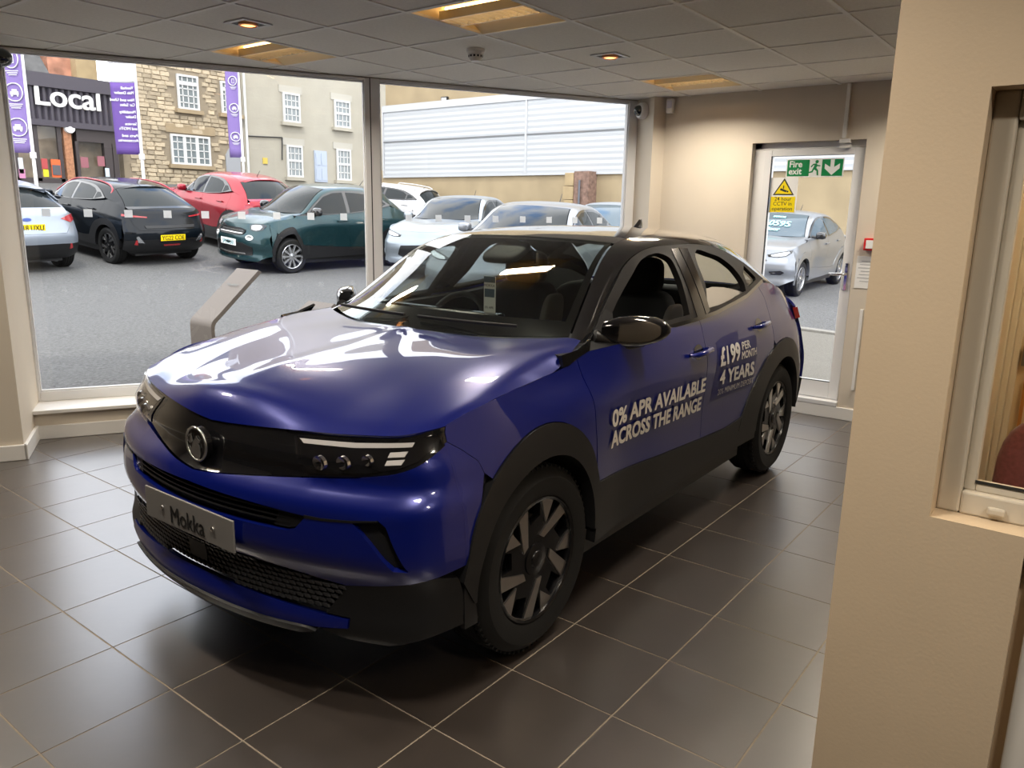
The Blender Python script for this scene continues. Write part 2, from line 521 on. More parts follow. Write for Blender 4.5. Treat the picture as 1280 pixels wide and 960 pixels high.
sl = MB(); sl.box(DX - .0125, DX + .01, gy1, gy1 + .004, gz0, gz1); sl.box(DX - .0125, DX + .01, gy0, gy1, gz0 - .003, gz0); sl.build('rubber_seal', m_seal, leaf_o)
hd = MB(); hd.box(DX - .018, DX - .012, 1.614, 1.640, 1.01, 1.22)
hd.build('handle_plate', m_chrome, leaf_o, bevel=.003)
hd = MB(); hd.tube([(DX - .015, 1.627, 1.135), (DX - .055, 1.627, 1.135), (DX - .06, 1.65, 1.135), (DX - .058, 1.74, 1.132)], .010, 10)
hd.build('lever_handle', m_chrome, leaf_o, smooth=50)
MB().box(DX - .02, DX - .012, 1.588, 1.598, .12, .30).build('door_bolt', m_upvc, leaf_o)

# fire exit sign and camera warning sign stuck on the door glass
m_green = mat('sign_green', (0.0, 0.22, 0.06), 0.4)
m_signw = mat('sign_white', (0.80, 0.80, 0.78), 0.45)
m_yel = mat('sign_yellow', (0.85, 0.66, 0.0), 0.45)
m_ink = mat('sign_black', (0.02, 0.02, 0.02), 0.5)
SX = DX + .0105
sg = thing('fire_exit_sign', 'green and white fire exit sign with running man and arrow on the door glass', 'sign', (SX, 1.952, 1.935))


def flat(mb, pts, dx): return mb.prism(pts, lambda a, b: (dx, -a, b), lambda a, b: (dx - .0006, -a, b))


flat(MB(), [(-.218, -.070), (.218, -.070), (.218, .070), (-.218, .070)], 0).build('backing', m_signw, sg)
flat(MB(), [(-.210, -.062), (-.04, -.062), (-.04, .062), (-.210, .062)], -.0007).build('green_field', m_green, sg)
flat(MB(), [(.055, -.062), (.210, -.062), (.210, .062), (.055, .062)], -.0007).build('green_field', m_green, sg)
t = MB(); put_text(t, 'Fire', lambda a, b: (-.0016, .198 - a, b + .008), size=.066, bold=.0016); put_text(t, 'exit', lambda a, b: (-.0016, .198 - a, b - .046), size=.066, bold=.0016)
t.build('lettering', m_signw, sg)
t = MB(); flat(t, [(.118, .060), (.147, .060), (.147, .004), (.188, .030), (.188, -.006), (.1325, -.056), (.077, -.006), (.077, .030), (.118, .004)], -.0015); t.build('arrow', m_signw, sg)
t = MB()
flat(t, [(.016 + .013 * math.cos(a), .046 + .013 * math.sin(a)) for a in np.linspace(0, 2 * PI, 14)[:-1]], -.0015)
flat(t, [(-.012, .030), (.012, .034), (.022, .022), (.044, .018), (.044, .010), (.020, .012), (.014, .000), (.030, -.020), (.034, -.056), (.022, -.056), (.018, -.024), (-.002, -.012), (-.012, -.034), (-.044, -.040), (-.044, -.030), (-.020, -.024), (-.008, .004), (.0, .020), (-.010, .020), (-.022, .004), (-.030, .010)], -.0016)
t.build('running_man', m_green, sg)
cs_ = thing('camera_warning_sign', 'yellow and white camera warning sign on the door glass below the green sign', 'sign', (SX, 2.176, 1.728))
flat(MB(), [(-.108, -.137), (.108, -.137), (.108, .137), (-.108, .137)], 0).build('backing', m_signw, cs_)
flat(MB(), [(-.098, -.132), (.098, -.132), (.098, -.012), (-.098, -.012)], -.0007).build('yellow_field', m_yel, cs_)
flat(MB(), [(-.085, 0.0), (.085, 0.0), (0, .132)], -.0007).build('triangle_border', m_ink, cs_)
flat(MB(), [(-.068, .010), (.068, .010), (0, .113)], -.0014).build('triangle', m_yel, cs_)
t = MB(); flat(t, [(-.03, .040), (.02, .022), (.026, .036), (-.024, .054)], -.002); flat(t, [(.024, .024), (.036, .020), (.040, .032), (.028, .036)], -.002); flat(t, [(-.006, .05), (.002, .05), (.002, .075), (-.006, .075)], -.002)
t.build('camera_symbol', m_ink, cs_)
t = MB()
for k, s in enumerate(('24 hour', 'CCTV in', 'operation')):
    put_text(t, s, lambda a, b, k=k: (-.0016, -a, b - .043 - k * .038), size=.042, align='CENTER', bold=.0004)
t.build('lettering', m_ink, cs_)

# small fittings on the walls
o = MB().box(XDW - .022, XDW, 1.716, 1.744, 2.14, HC).build('cable_trunking', m_white, bevel=.002); tag(o, 'white cable trunking running from the ceiling to the door head', 'trunking')
sn = thing('door_contact', 'small white door contact sensor at the top of the fire door', 'sensor', (XDW + .02, 1.725, 2.118))
MB().box(-.03, .01, -.04, .04, -.012, .018).build('housing', m_white, sn, bevel=.003)
MB().box(-.005, .02, -.04, .04, -.045, -.022).build('magnet', m_white, sn, bevel=.003)
cp = thing('fire_call_point', 'red fire alarm call point on the wall beside the fire door', 'call point', (XDW, 1.455, 1.37))
MB().box(-.05, 0, -.045, .045, -.045, .045).build('housing', mat('call_point_red', (.6, .02, .02), .35), cp, bevel=.004)
MB().box(-.054, -.05, -.028, .028, -.03, .03).build('glass_panel', m_signw, cp)
nb = thing('wall_notice', 'white paper notice under the red call point', 'notice', (XDW, 1.48, 1.18))
MB().box(-.004, 0, -.065, .065, -.14, .10).build('sheet', m_signw, nb)
t = MB()
for k in range(7): t.box(-.005, -.004, -.05, .03 + .01 * (k % 3), .06 - k * .025, .066 - k * .025)
t.build('printed_lines', mat('print_grey', (.45, .45, .46), .8), nb)
o = MB().box(XDW - .018, XDW, 1.455, 1.478, .25, .88).build('cable_conduit', m_white, bevel=.002); tag(o, 'thin white upright conduit low beside the fire door', 'conduit')
dm = thing('dome_camera', 'white dome security camera on the window corner by the ceiling', 'camera', wpt(4.302, 0.10, 2.43))
f_ = lambda x, y, h: WD * (-h) + WN * x + ZUP * y
MB().lathe([(0.0, -.002), (.068, 0), (.070, .03), (.060, .052), (.045, .055), (0, .055)], 28, lambda x, y, h: tuple(f_(x, y, h))).build('base', m_white, dm, smooth=35)
MB().lathe([(.045, .052), (.044, .066), (.036, .084), (.02, .094), (0, .097)], 24, lambda x, y, h: tuple(f_(x, y, h))).build('dome', mat('smoked_dome', (.02, .03, .03), .08, coat=1), dm, smooth=60)
dm2 = thing('dome_camera', 'black dome security camera at the left end of the glass wall', 'camera', wpt(-0.452, 0.26, 2.42))
f2 = lambda x, y, h: WD * h + WN * x + ZUP * y
MB().lathe([(0.0, -.002), (.068, 0), (.070, .03), (.060, .05), (.04, .05)], 28, lambda x, y, h: tuple(f2(x, y, h))).build('base', m_black, dm2, smooth=35)
MB().lathe([(.055, .05), (.053, .07), (.04, .095), (.02, .108), (0, .112)], 24, lambda x, y, h: tuple(f2(x, y, h))).build('dome', MATS['smoked_dome'], dm2, smooth=60)
pr = thing('motion_detector', 'small white motion detector in the ceiling corner beside the dome camera', 'sensor', (XDW - .001, 3.165, 2.458))
MB().box(-.045, 0, -.032, .032, -.06, .055).build('housing', m_white, pr, bevel=.008)
MB().box(-.049, -.044, -.022, .022, -.02, .04).build('lens_window', mat('detector_lens', (.62, .60, .70), .4), pr, bevel=.002)

# ceiling fittings
m_house = mat('fitting_enamel', (0.80, 0.68, 0.44), 0.6)
m_tubeon = mat('lit_tube', (1, .85, .6), .5, emit=((1.0, 0.62, 0.26), 6.0))
m_louv = mat('louvre_aluminium', (.55, .55, .54), .35, metal=1.0)
fix_labels = {(1, 2): 'recessed square ceiling light with silver louvre, largest and nearest of the three', (1, -1): 'recessed square ceiling light with silver louvre near the left window top',
              (5, 2): 'recessed square ceiling light with silver louvre by the door wall'}
hs = MB(); a, b, hh = .286, .100, .088
for sx in (-1, 1):
    q = [(sx * a, -a, 0), (sx * a, a, 0), (sx * b, a, hh), (sx * b, -a, hh)]
    hs.add(q if sx > 0 else q[::-1], [(0, 1, 2, 3)])
hs.add([(-b, -a, hh), (b, -a, hh), (b, a, hh), (-b, a, hh)], [(3, 2, 1, 0)])
for sy in (-1, 1):
    q = [(-a, sy * a, 0), (a, sy * a, 0), (b, sy * a, hh), (-b, sy * a, hh)]
    hs.add(q if sy < 0 else q[::-1], [(0, 1, 2, 3)])
hs_me = hs.mesh('housing')
bk_me = MB().box(-.295, .295, -.295, .295, hh + .002, hh + .012).mesh('back_box')
rim = MB()
for q in ((-.295, -.284, -.295, .295), (.284, .295, -.295, .295), (-.295, .295, -.295, -.284), (-.295, .295, .284, .295)): rim.box(*q, -.0015, .012)
rim_me = rim.mesh('rim')
lv = MB(); lv.box(-.082, -.076, -.275, .275, .0, .045); lv.box(.076, .082, -.275, .275, .0, .045)
for k in range(12):
    y = -.26 + k * .0473; lv.box(-.076, .076, y - .0015, y + .0015, .002, .042)
lv_me = lv.mesh('louvre')
tb = MB().tube([(-.035, -.27, .064), (-.035, .27, .064)], .010, 8); tb.tube([(.035, -.27, .064), (.035, .27, .064)], .010, 8)
tb_me = tb.mesh('tube')
for q, p in FIX:
    cx, cy = CX0 + (q + .5) * .6, CY0 - (p + .5) * .6
    if (cx > XDW or cy < YMIN or (W0 - Vector((cx, cy, 0))).dot(WN) > -.2): continue
    if 1.7 < cx < 3.4 and cy < .45: continue
    fx = thing('ceiling_light', fix_labels.get((q, p), 'recessed square ceiling light with louvre behind the viewer'), 'ceiling light', (cx, cy, HC), 0, 'recessed square ceiling lights')
    link('housing', hs_me, m_house, fx); link('rim', rim_me, m_cbar, fx); link('louvre', lv_me, m_louv, fx); link('tube', tb_me, m_tubeon, fx); link('back_box', bk_me, m_cbar, fx)
    ld = bpy.data.lights.new('tube_light', 'AREA'); ld.shape = 'RECTANGLE'; ld.size = .10; ld.size_y = .52
    ld.energy = TUBE_W; ld.color = LAMP_COL; ld.spread = math.radians(146)
    lo = bpy.data.objects.new('tube_light', ld); COL.objects.link(lo); lo.parent = fx; lo.location = (0, 0, -.004)
for cx, cy, lab in ((2.693, 3.905, 'glowing square downlight in the ceiling tile near the left window'), (4.493, 2.705, 'glowing square downlight in the ceiling tile above the blue car')):
    dl = thing('downlight', lab, 'downlight', (cx, cy, HC + .002), 0, 'square ceiling downlights')
    fr = MB(); h1, h2 = .092, .068
    for q in ((-h1, -h2, -h1, h1), (h2, h1, -h1, h1), (-h2, h2, -h1, -h2), (-h2, h2, h2, h1)): fr.box(*q, -.006, .001)
    fr.build('frame', m_upvc, dl, bevel=.002)
    MB().box(-h2, h2, -h2, h2, -.002, .0012).build('black_plate', m_black, dl)
    MB().lathe([(.052, -.003), (.052, -.012), (.043, -.016), (.040, -.006)], 28).build('lamp_ring', mat('copper_ring', (.7, .28, .12), .3, metal=1.0), dl, smooth=40)
    MB().lathe([(.042, -.009), (.03, -.014), (0, -.016)], 24).build('lamp', mat('lit_downlight', (1, .5, .2), .5, emit=((1.0, .42, .13), 3.0)), dl, smooth=40)
sd = thing('smoke_detector', 'white round smoke detector hanging from the ceiling tile', 'smoke detector', (3.885, 3.30, HC + .003))
MB().lathe([(0, 0), (.055, 0), (.055, -.018), (.048, -.026), (.046, -.030)], 28).build('base', m_white, sd, smooth=35)
MB().lathe([(.044, -.028), (.044, -.050), (.034, -.060), (.030, -.070), (0, -.072)], 28).build('head', m_white, sd, smooth=35)
vt = MB()
for k in range(12):
    a = 2 * PI * k / 12; vt.obox((0, 0, -.042), (math.cos(a), math.sin(a), 0), (-math.sin(a), math.cos(a), 0), (0, 0, 1), .040, .0447, -.006, .006, -.006, .006)
vt.build('vents', m_black, sd)

# ------------------------------------------------------------------ partition wall beside the viewer with an office window
PX = 1.75; PT = 0.13
pw = MB()
wy0, wy1, wz0, wz1 = -0.90, 0.228, 0.948, 1.800
pw.box(PX, PX + PT, wy1, 0.402, 0, HC); pw.box(PX, PX + PT, YMIN, wy0, 0, HC); pw.box(PX, PX + PT, wy0, wy1, wz1, HC)
pw.box(PX, PX + PT, 0.056, wy1, 0, wz0); pw.box(PX + .055, PX + PT, wy0, 0.056, 0, wz0); pw.box(PX, PX + PT, wy0, .056, wz0 - .03, wz0)
part_wall = pw.build('wall_partition', m_fore, kind='structure')
MB().box(PX + .035, PX + .055, -.85, .035, .12, .90).build('recess_panel', m_white, part_wall, bevel=.003)
ow = MB(); ow.box(PX + PT, 3.2, .29, .402, 0, HC); ow.build('wall_office', m_fore, kind='structure')
fx0, fx1 = PX + .062, PX + .115
fr = MB(); iy, iz0, iz1 = wy1 - .044, wz0 + .050, wz1 - .056
fr.box(fx0, fx1, iy, wy1, wz0, wz1); fr.box(fx0, fx1, wy0, iy, iz1, wz1); fr.box(fx0, fx1, wy0, iy, wz0, iz0); fr.box(fx0, fx1, wy0, wy0 + .05, wz0, wz1)
m_upvc2 = mat('aged_plastic_frame', (.66, .60, .50), .4)
win3 = fr.build('window_3', m_upvc2, kind='structure', bevel=.005)
st = MB(); st.box(fx0 + .018, fx1 - .003, iy - .022, iy, iz0, iz1); st.box(fx0 + .018, fx1 - .003, wy0 + .05, iy - .022, iz0, iz0 + .018); st.build('glazing_bead', m_upvc2, win3, bevel=.003)
MB().box(fx0 + .016, fx0 + .018, wy0 + .05, iy - .02, iz0 + .018, iz0 + .024).build('rubber_seal', m_seal, win3)
MB().box(fx0 + .03, fx0 + .036, wy0 + .05, iy - .02, iz0 + .016, iz1).build('pane', m_pane, win3)
ct = MB().box(fx0 - .012, fx0, .100, .134, wz0 + .012, wz0 + .030).build('drain_cap', m_upvc2, win3, bevel=.005)
# office behind it: back wall, white door casing, timber door edge, chair
ob_ = MB(); ob_.box(3.10, 3.2, YMIN, .29, 0, HC); ob_.build('wall_office_back', mat('office_paint', (.78, .64, .43), .7), kind='structure')
cs2 = MB(); cs2.box(3.05, 3.10, .225, .245, 0, 2.1); cs2.box(3.03, 3.10, .245, .288, 0, 2.1); cs2.box(3.06, 3.10, .205, .225, 0, 2.1); cs2.build('trim_1', mat('cream_casing', (.80, .74, .62), .45), kind='structure', bevel=.004)
db = MB().box(3.07, 3.10, -.60, .205, 0.0, 2.05).build('door_2', mat('office_door_cream', (.74, .62, .42), .5), kind='structure')
MB().box(3.058, 3.07, .170, .180, 0.0, 1.04).build('timber_edge', mat('orange_timber', (.55, .24, .06), .5, noise=(3, .2, 4, (1, 1, .1))), db)
MB().box(3.055, 3.07, .150, .196, 1.085, 1.155).build('door_plate', mat('dull_plate', (.25, .23, .2), .4, metal=.8), db)
m_maroon = mat('maroon_fabric', (.19, .055, .06), .85, noise=(90, .25, 3), sheen=.3)
ch = thing('office_chair', 'maroon upholstered chair seen through the office window', 'chair', (2.62, -.02, 0), math.radians(185))
def cushion(w, d, h, e=.35, nu=22, nv=14, fn=None):
    P = []
    for i in range(nv + 1):
        v = -PI / 2 + PI * i / nv; row = []
        for j in range(nu + 1):
            u = 2 * PI * j / nu
            sg_ = lambda t, p: math.copysign(abs(t) ** p, t)
            x = w / 2 * sg_(math.cos(v), e) * sg_(math.cos(u), e); y = d / 2 * sg_(math.cos(v), e) * sg_(math.sin(u), e); z = h / 2 * sg_(math.sin(v), e)
            row.append(fn(x, y, z) if fn else (x, y, z))
        P.append(row)
    return MB().grid(P)
cushion(.46, .46, .10, fn=lambda x, y, z: (x, y, z + .46)).build('seat', m_maroon, ch, smooth=60)
cushion(.10, .42, .50, .62, fn=lambda x, y, z: (x - .20 - .12 * (z + .25), y, z + .715)).build('backrest', m_maroon, ch, smooth=60)
for sx, sy in ((-1, -1), (-1, 1), (1, -1), (1, 1)):
    MB().tube([(sx * .17, sy * .19, .42), (sx * .20, sy * .21, 0)], .012, 8).build('leg', m_black, ch, smooth=50)
ol = thing('office_lamp', 'office ceiling lamp out of view above the maroon chair', 'lamp', (2.5, -.6, HC - .01))
MB().box(-.3, .3, -.3, .3, -.02, .008).build('diffuser', mat('office_diffuser', (1, .9, .7), .5, emit=((1.0, .80, .52), 9.0)), ol)
# ================================================================== CAR BUILDER
def herm(xs, Y, x):
    """cubic through (xs, Y); Y is (n,) or (n, N) evaluated at x (N,)"""
    xs = np.asarray(xs, float); Y = np.asarray(Y, float); x = np.clip(np.asarray(x, float), xs[0], xs[-1])
    if Y.ndim == 1: Y = np.repeat(Y[:, None], x.size, 1)
    d = np.diff(xs); s = np.diff(Y, axis=0) / d[:, None]
    m = np.empty_like(Y); m[0] = s[0]; m[-1] = s[-1]
    m[1:-1] = (s[:-1] * d[1:, None] + s[1:] * d[:-1, None]) / (d[1:] + d[:-1])[:, None]
    i = np.clip(np.searchsorted(xs, x) - 1, 0, len(xs) - 2); k = np.arange(x.size)
    h = d[i]; t = (x - xs[i]) / h
    return ((2 * t**3 - 3 * t**2 + 1) * Y[i, k] + (t**3 - 2 * t**2 + t) * h * m[i, k]
            + (-2 * t**3 + 3 * t**2) * Y[i + 1, k] + (t**3 - t**2) * h * m[i + 1, k])


def cr(pts, n=8):
    """smooth open curve through 2D or 3D points"""
    P = np.array(pts, float); m = len(P)
    c = np.concatenate([[0], np.cumsum(np.linalg.norm(np.diff(P, axis=0), axis=1))])
    t = np.concatenate([np.linspace(c[i], c[i + 1], n, endpoint=False) for i in range(m - 1)] + [[c[-1]]])
    return np.stack([herm(c, P[:, k], t) for k in range(P.shape[1])], 1)


def arc(cx, cz, rx, rz, a0, a1, n=24):
    a = np.radians(np.linspace(a0, a1, n)); return np.stack([cx + rx * np.cos(a), cz + rz * np.sin(a)], 1)


def inside(P, poly):
    x, y = P[:, 0], P[:, 1]; r = np.zeros(len(P), bool); n = len(poly)
    for i in range(n):
        (x0, y0), (x1, y1) = poly[i], poly[(i + 1) % n]
        if y0 == y1: continue
        c = (y0 > y) != (y1 > y); r ^= c & (x < (x1 - x0) * (y - y0) / (y1 - y0) + x0)
    return r


def clean_loop(pts, step):
    P = np.array(pts, float); out = []
    n = len(P)
    for i in range(n):
        a, b = P[i], P[(i + 1) % n]; l = np.linalg.norm(b - a)
        if l < 1e-6: continue
        k = max(1, int(math.ceil(l / step)))
        for j in range(k): out.append(a + (b - a) * j / k)
    keep = [out[0]]
    for p in out[1:]:
        if np.linalg.norm(p - keep[-1]) > step * 0.12: keep.append(p)
    if np.linalg.norm(keep[-1] - keep[0]) < step * 0.12: keep.pop()
    return np.array(keep)


def offset_loop(P, g):
    """shift a closed loop inwards by g (outwards if negative)"""
    area = 0.5 * np.sum(P[:, 0] * np.roll(P[:, 1], -1) - np.roll(P[:, 0], -1) * P[:, 1])
    t = np.roll(P, -1, 0) - np.roll(P, 1, 0); t /= np.maximum(np.linalg.norm(t, axis=1), 1e-9)[:, None]
    nrm = np.stack([-t[:, 1], t[:, 0]], 1) * (1 if area > 0 else -1)
    return P + nrm * g


def tri2d(outline, holes, step, gap):
    loops = [offset_loop(clean_loop(outline, step), gap)] + [offset_loop(clean_loop(h, step), -gap) for h in holes]
    bp = np.concatenate(loops); lo, hi = bp.min(0), bp.max(0)
    gx = np.arange(lo[0], hi[0], step); gy = np.arange(lo[1], hi[1], step * .9)
    G = np.array([(x + (step / 2 if j % 2 else 0), y) for j, y in enumerate(gy) for x in gx]).reshape(-1, 2)
    if len(G):
        ok = inside(G, loops[0])
        for h in loops[1:]: ok &= ~inside(G, h)
        G = G[ok]
    if len(G):
        dd = np.sqrt(((G[:, None, :] - bp[None]) ** 2).sum(2)).min(1); G = G[dd > step * .5]
    allp = np.concatenate([bp, G]) if len(G) else bp
    ed = []; o = 0
    for l in loops:
        ed += [(o + i, o + (i + 1) % len(l)) for i in range(len(l))]; o += len(l)
    V, E_, F, *_ = delaunay_2d_cdt([Vector(p) for p in allp], ed, [], 0, 1e-7)
    V = np.array([(p.x, p.y) for p in V]); F = np.array([tuple(f) for f in F if len(f) == 3])
    C = V[F].mean(1); ok = inside(C, loops[0])
    for h in loops[1:]: ok &= ~inside(C, h)
    F = F[ok]
    used = np.unique(F); rm = -np.ones(len(V), int); rm[used] = np.arange(len(used))
    return V[used], rm[F]


def orient(P, F, outv):
    a = P[F[:, 1]] - P[F[:, 0]]; b = P[F[:, 2]] - P[F[:, 0]]
    n = np.cross(a, b); tot = (n * (outv(P[F].mean(1)) if callable(outv) else np.array(outv))).sum()
    return F[:, ::-1] if tot < 0 else F


def skin(P, F, flange):
    """triangles plus an inward turned edge of depth flange"""
    fs = [tuple(int(i) for i in f) for f in F]; vs = [tuple(p) for p in P]
    if flange:
        n = np.zeros_like(P); fn = np.cross(P[F[:, 1]] - P[F[:, 0]], P[F[:, 2]] - P[F[:, 0]])
        for k in range(3): np.add.at(n, F[:, k], fn)
        n /= np.maximum(np.linalg.norm(n, axis=1), 1e-12)[:, None]
        edges = {}
        for f in fs:
            for a, b in ((f[0], f[1]), (f[1], f[2]), (f[2], f[0])):
                if (b, a) in edges: del edges[(b, a)]
                else: edges[(a, b)] = 1
        mp = {}
        for a, b in edges:
            for q in (a, b):
                if q not in mp: mp[q] = len(vs); vs.append(tuple(P[q] - n[q] * flange))
            fs.append((b, a, mp[a], mp[b]))
    return vs, fs


class Car:
    """body surfaces in car space: X back from the front axle, Y across, Z up"""
    ZL = [.15, .30, .45, .60, .75, .88, .97, 1.06, 1.20]
    XL = [-.44, -.30, 0.0, .30, .60, 1.0, 1.5, 2.0, 2.3, 2.557, 2.85, 3.02]
    TB = [
        None,
        [.85, .885, .893, .893, .882, .850, .818, .775, .70],
        [.85, .885, .893, .893, .893, .868, .822, .785, .72],
        [.85, .880, .886, .886, .889, .880, .836, .808, .74],
        [.84, .856, .854, .858, .873, .879, .859, .836, .75],
        [.84, .850, .848, .854, .872, .882, .865, .840, .752],
        [.84, .850, .850, .856, .874, .882, .863, .838, .752],
        [.845, .864, .868, .874, .887, .886, .862, .828, .75],
        [.848, .876, .886, .889, .893, .884, .856, .816, .74],
        [.85, .885, .893, .895, .893, .876, .842, .800, .73],
        [.835, .872, .884, .884, .878, .852, .812, .765, .69],
        [.800, .842, .858, .860, .848, .818, .775, .715, .63]]

    def __init__(self, name, label, group, loc, heading, step=.05, warp=None, width=1.0, grp=None):
        self.root = thing(name, label, 'car', loc, heading, group)
        self.step = step; self.warp = warp; self.wd = width
        zt = np.array(self.ZL); ys = np.linspace(.3, .95, 400)
        col = []
        for z in zt:
            xf = self.xf(ys, np.full(ys.size, z)); col.append(np.interp(-.44, xf, ys))
        self.TBL = [col] + self.TB[1:]

    # --- surfaces
    def xf(self, Y, Z):
        X0 = herm([.20, .25, .30, .36, .46, .50, .59, .64, .68, .705, .73, .80, .86, .90, 1.1], [-.70, -.785, -.80, -.785, -.79, -.81, -.812, -.805, -.80, -.785, -.752, -.738, -.705, -.69, -.60], Z)
        W = herm([.2, .6, .72, .87, 1.0], [.898, .898, .885, .836, .80], Z)
        a = np.abs(Y); return X0 + .30 * a * a + .16 * (a / W) ** 26

    def xr(self, Y, Z):
        X0 = herm([.22, .30, .42, .55, .64, .76, .86, .95, 1.02, 1.08, 1.2], [3.02, 3.16, 3.25, 3.29, 3.30, 3.255, 3.215, 3.185, 3.17, 3.10, 2.9], Z)
        W = herm([.2, .6, .9, 1.1], [.89, .89, .86, .80], Z)
        a = np.abs(Y); return X0 - .16 * a * a - .14 * (a / W) ** 12

    def S(self, X, Z):
        rows = np.stack([herm(self.XL, [r[k] for r in self.TBL], X) for k in range(len(self.ZL))])
        Y = herm(self.ZL, rows, Z)
        near = np.clip((-.30 - np.asarray(X)) / .14, 0, 1); near = near * near * (3 - 2 * near)
        return Y + (self.ynose(Z) - herm(self.ZL, self.TBL[0], Z)) * near

    def ynose(self, Z):
        lo, hi = np.full(np.size(Z), .3), np.full(np.size(Z), .95)
        for _ in range(34):
            m = (lo + hi) / 2; b = self.xf(m, Z) < -.44; lo = np.where(b, m, lo); hi = np.where(b, hi, m)
        return (lo + hi) / 2

    def G(self, Z, X=None):      # side glass plane, drawn inwards towards the windscreen pillar
        y = .845 - .62 * (np.asarray(Z) - 1.05)
        if X is not None: y = y - herm([.2, .54, .78, .95, 1.15, 3], [.105, .100, .063, .020, 0, 0], X)
        return y

    def fmap(self, kind, sgn=1, off=0.0):
        if kind == 'side': f = lambda P: np.stack([P[:, 0], sgn * (self.S(P[:, 0], P[:, 1]) + off), P[:, 1]], 1)
        elif kind == 'glass': f = lambda P: np.stack([P[:, 0], sgn * (self.G(P[:, 1], P[:, 0]) + .012 * np.sin(np.clip((P[:, 1] - 1.05) / .36, 0, 1) * PI) + off), P[:, 1]], 1)
        elif kind == 'front': f = lambda P: np.stack([self.xf(P[:, 0], P[:, 1]) - off, P[:, 0], P[:, 1]], 1)
        elif kind == 'rear': f = lambda P: np.stack([self.xr(P[:, 0], P[:, 1]) + off, P[:, 0], P[:, 1]], 1)
        return f

    OUT = {'front': (-1, 0, 0), 'rear': (1, 0, 0)}

    def fin(self, P):
        P = np.array(P, float)
        if self.wd != 1.0: P = P * np.array([1, self.wd, 1])
        if self.warp: P = self.warp(P)
        return P

    def panel(self, name, kind, outline, m, sgn=1, off=0.0, holes=(), gap=.002, flange=.016, step=None, parent=None, smooth=38):
        V, F = tri2d(outline, holes, step or self.step, gap)
        P = self.fin(self.fmap(kind, sgn, off)(V))
        out = self.OUT.get(kind, (0, sgn, 0)); F = orient(P, F, out)
        vs, fs = skin(P, F, flange)
        mb = MB(); mb.v = vs; mb.f = fs
        return mb.build(name, m, parent or self.root, smooth=smooth)

    def both(self, name, kind, outline, m, **kw):
        return [self.panel(name, kind, outline, m, sgn=s, **kw) for s in (-1, 1)]

    def on_front(self, name, outline, m, mirror=True, **kw):
        r = [self.panel(name, 'front', outline, m, **kw)]
        if mirror: r.append(self.panel(name, 'front', np.array(outline) * np.array([-1, 1]), m, **kw))
        return r

    def on_rear(self, name, outline, m, mirror=True, **kw):
        r = [self.panel(name, 'rear', outline, m, **kw)]
        if mirror: r.append(self.panel(name, 'rear', np.array(outline) * np.array([-1, 1]), m, **kw))
        return r

    def sheet(self, name, fn, nu, nv, m, out=(0, 0, 1), flange=.014, smooth=38, parent=None, crease=None):
        """fn(u, v) arrays -> (N,3) over the unit square"""
        U, Vv = np.meshgrid(np.linspace(0, 1, nu + 1), np.linspace(-1, 1, nv + 1), indexing='ij')
        P = self.fin(fn(U.ravel(), Vv.ravel()))
        F = []
        for i in range(nu):
            for j in range(nv):
                a = i * (nv + 1) + j; F += [(a, a + 1, a + nv + 2), (a, a + nv + 2, a + nv + 1)]
        F = orient(P, np.array(F), out)
        vs, fs = skin(P, F, flange); mb = MB(); mb.v = vs; mb.f = fs
        return mb.build(name, m, parent or self.root, smooth=smooth)

    def mesh(self, name, mb, m, parent=None, **kw):
        mb.v = [tuple(p) for p in self.fin(mb.v)]
        return mb.build(name, m, parent or self.root, **kw)

    # --- curves
    FT = cr([(.45, 1.052), (.54, 1.084), (.66, 1.162), (.778, 1.239), (.95, 1.345), (1.146, 1.398), (1.469, 1.415), (1.70, 1.412), (1.947, 1.388), (2.178, 1.315), (2.40, 1.205)], 8)
    RE = [(.42, .70, 1.066), (.537, .655, 1.120), (.705, .605, 1.231), (.872, .562, 1.346), (1.05, .525, 1.420), (1.3, .520, 1.452), (1.7, .525, 1.462), (2.05, .525, 1.446), (2.30, .545, 1.405), (2.55, .60, 1.30), (2.78, .655, 1.18), (2.90, .70, 1.10)]
    BELT = [(.285, 1.046), (.7, 1.056), (1.076, 1.067), (1.36, 1.078), (1.532, 1.088), (2.005, 1.133), (2.352, 1.191)]

    def belt(self, x): return float(np.interp(x, [p[0] for p in self.BELT], [p[1] for p in self.BELT]))

    def shut(self):      # bonnet edge along the side (X, Z)
        return cr([(-.421, .922), (-.325, .953), (-.15, .979), (.011, .992), (.186, 1.007), (.25, 1.02)], 6)

    def arch(self, ax, outer=True, n=30):
        if outer and ax > 1: return cr([(1.93, .40), (1.95, .46), (2.03, .588), (2.12, .69), (2.21, .762), (2.38, .828), (2.557, .848), (2.74, .805), (2.87, .68), (2.945, .52), (2.95, .38)], 4)
        if outer: return np.concatenate([arc(ax, .375, .455, .475, 172, 90, n // 2), arc(ax, .375, .405, .475, 88, 0, n // 2)])
        return np.concatenate([arc(ax, .35, .385, .385, 180, 90, n // 2), arc(ax, .35, .355, .385, 88, 0, n // 2)])

    # --- standard body
    def body(self, paint, roofm, trimm, glassm, clad=True, gap=.002, quarter=True):
        R = self.root; A = self.arch(0); B = self.arch(2.557); shut = self.shut()
        la = [tuple(p) for p in A]; lb = [tuple(p) for p in B]
        # front wing
        
        iA = [p for p in la if p[0] > -.33 and p[1] > .50]
        wing = list(shut) + [(.275, 1.045), (.285, 1.05), (.322, .815), (.375, .545)] + [p for p in iA[::-1] if p[0] < .395] + [(-.33, .76), (-.345, .80), (-.395, .845), (-.432, .872), (-.430, .90)]
        self.both('front_wing', 'side', wing, paint, gap=gap)
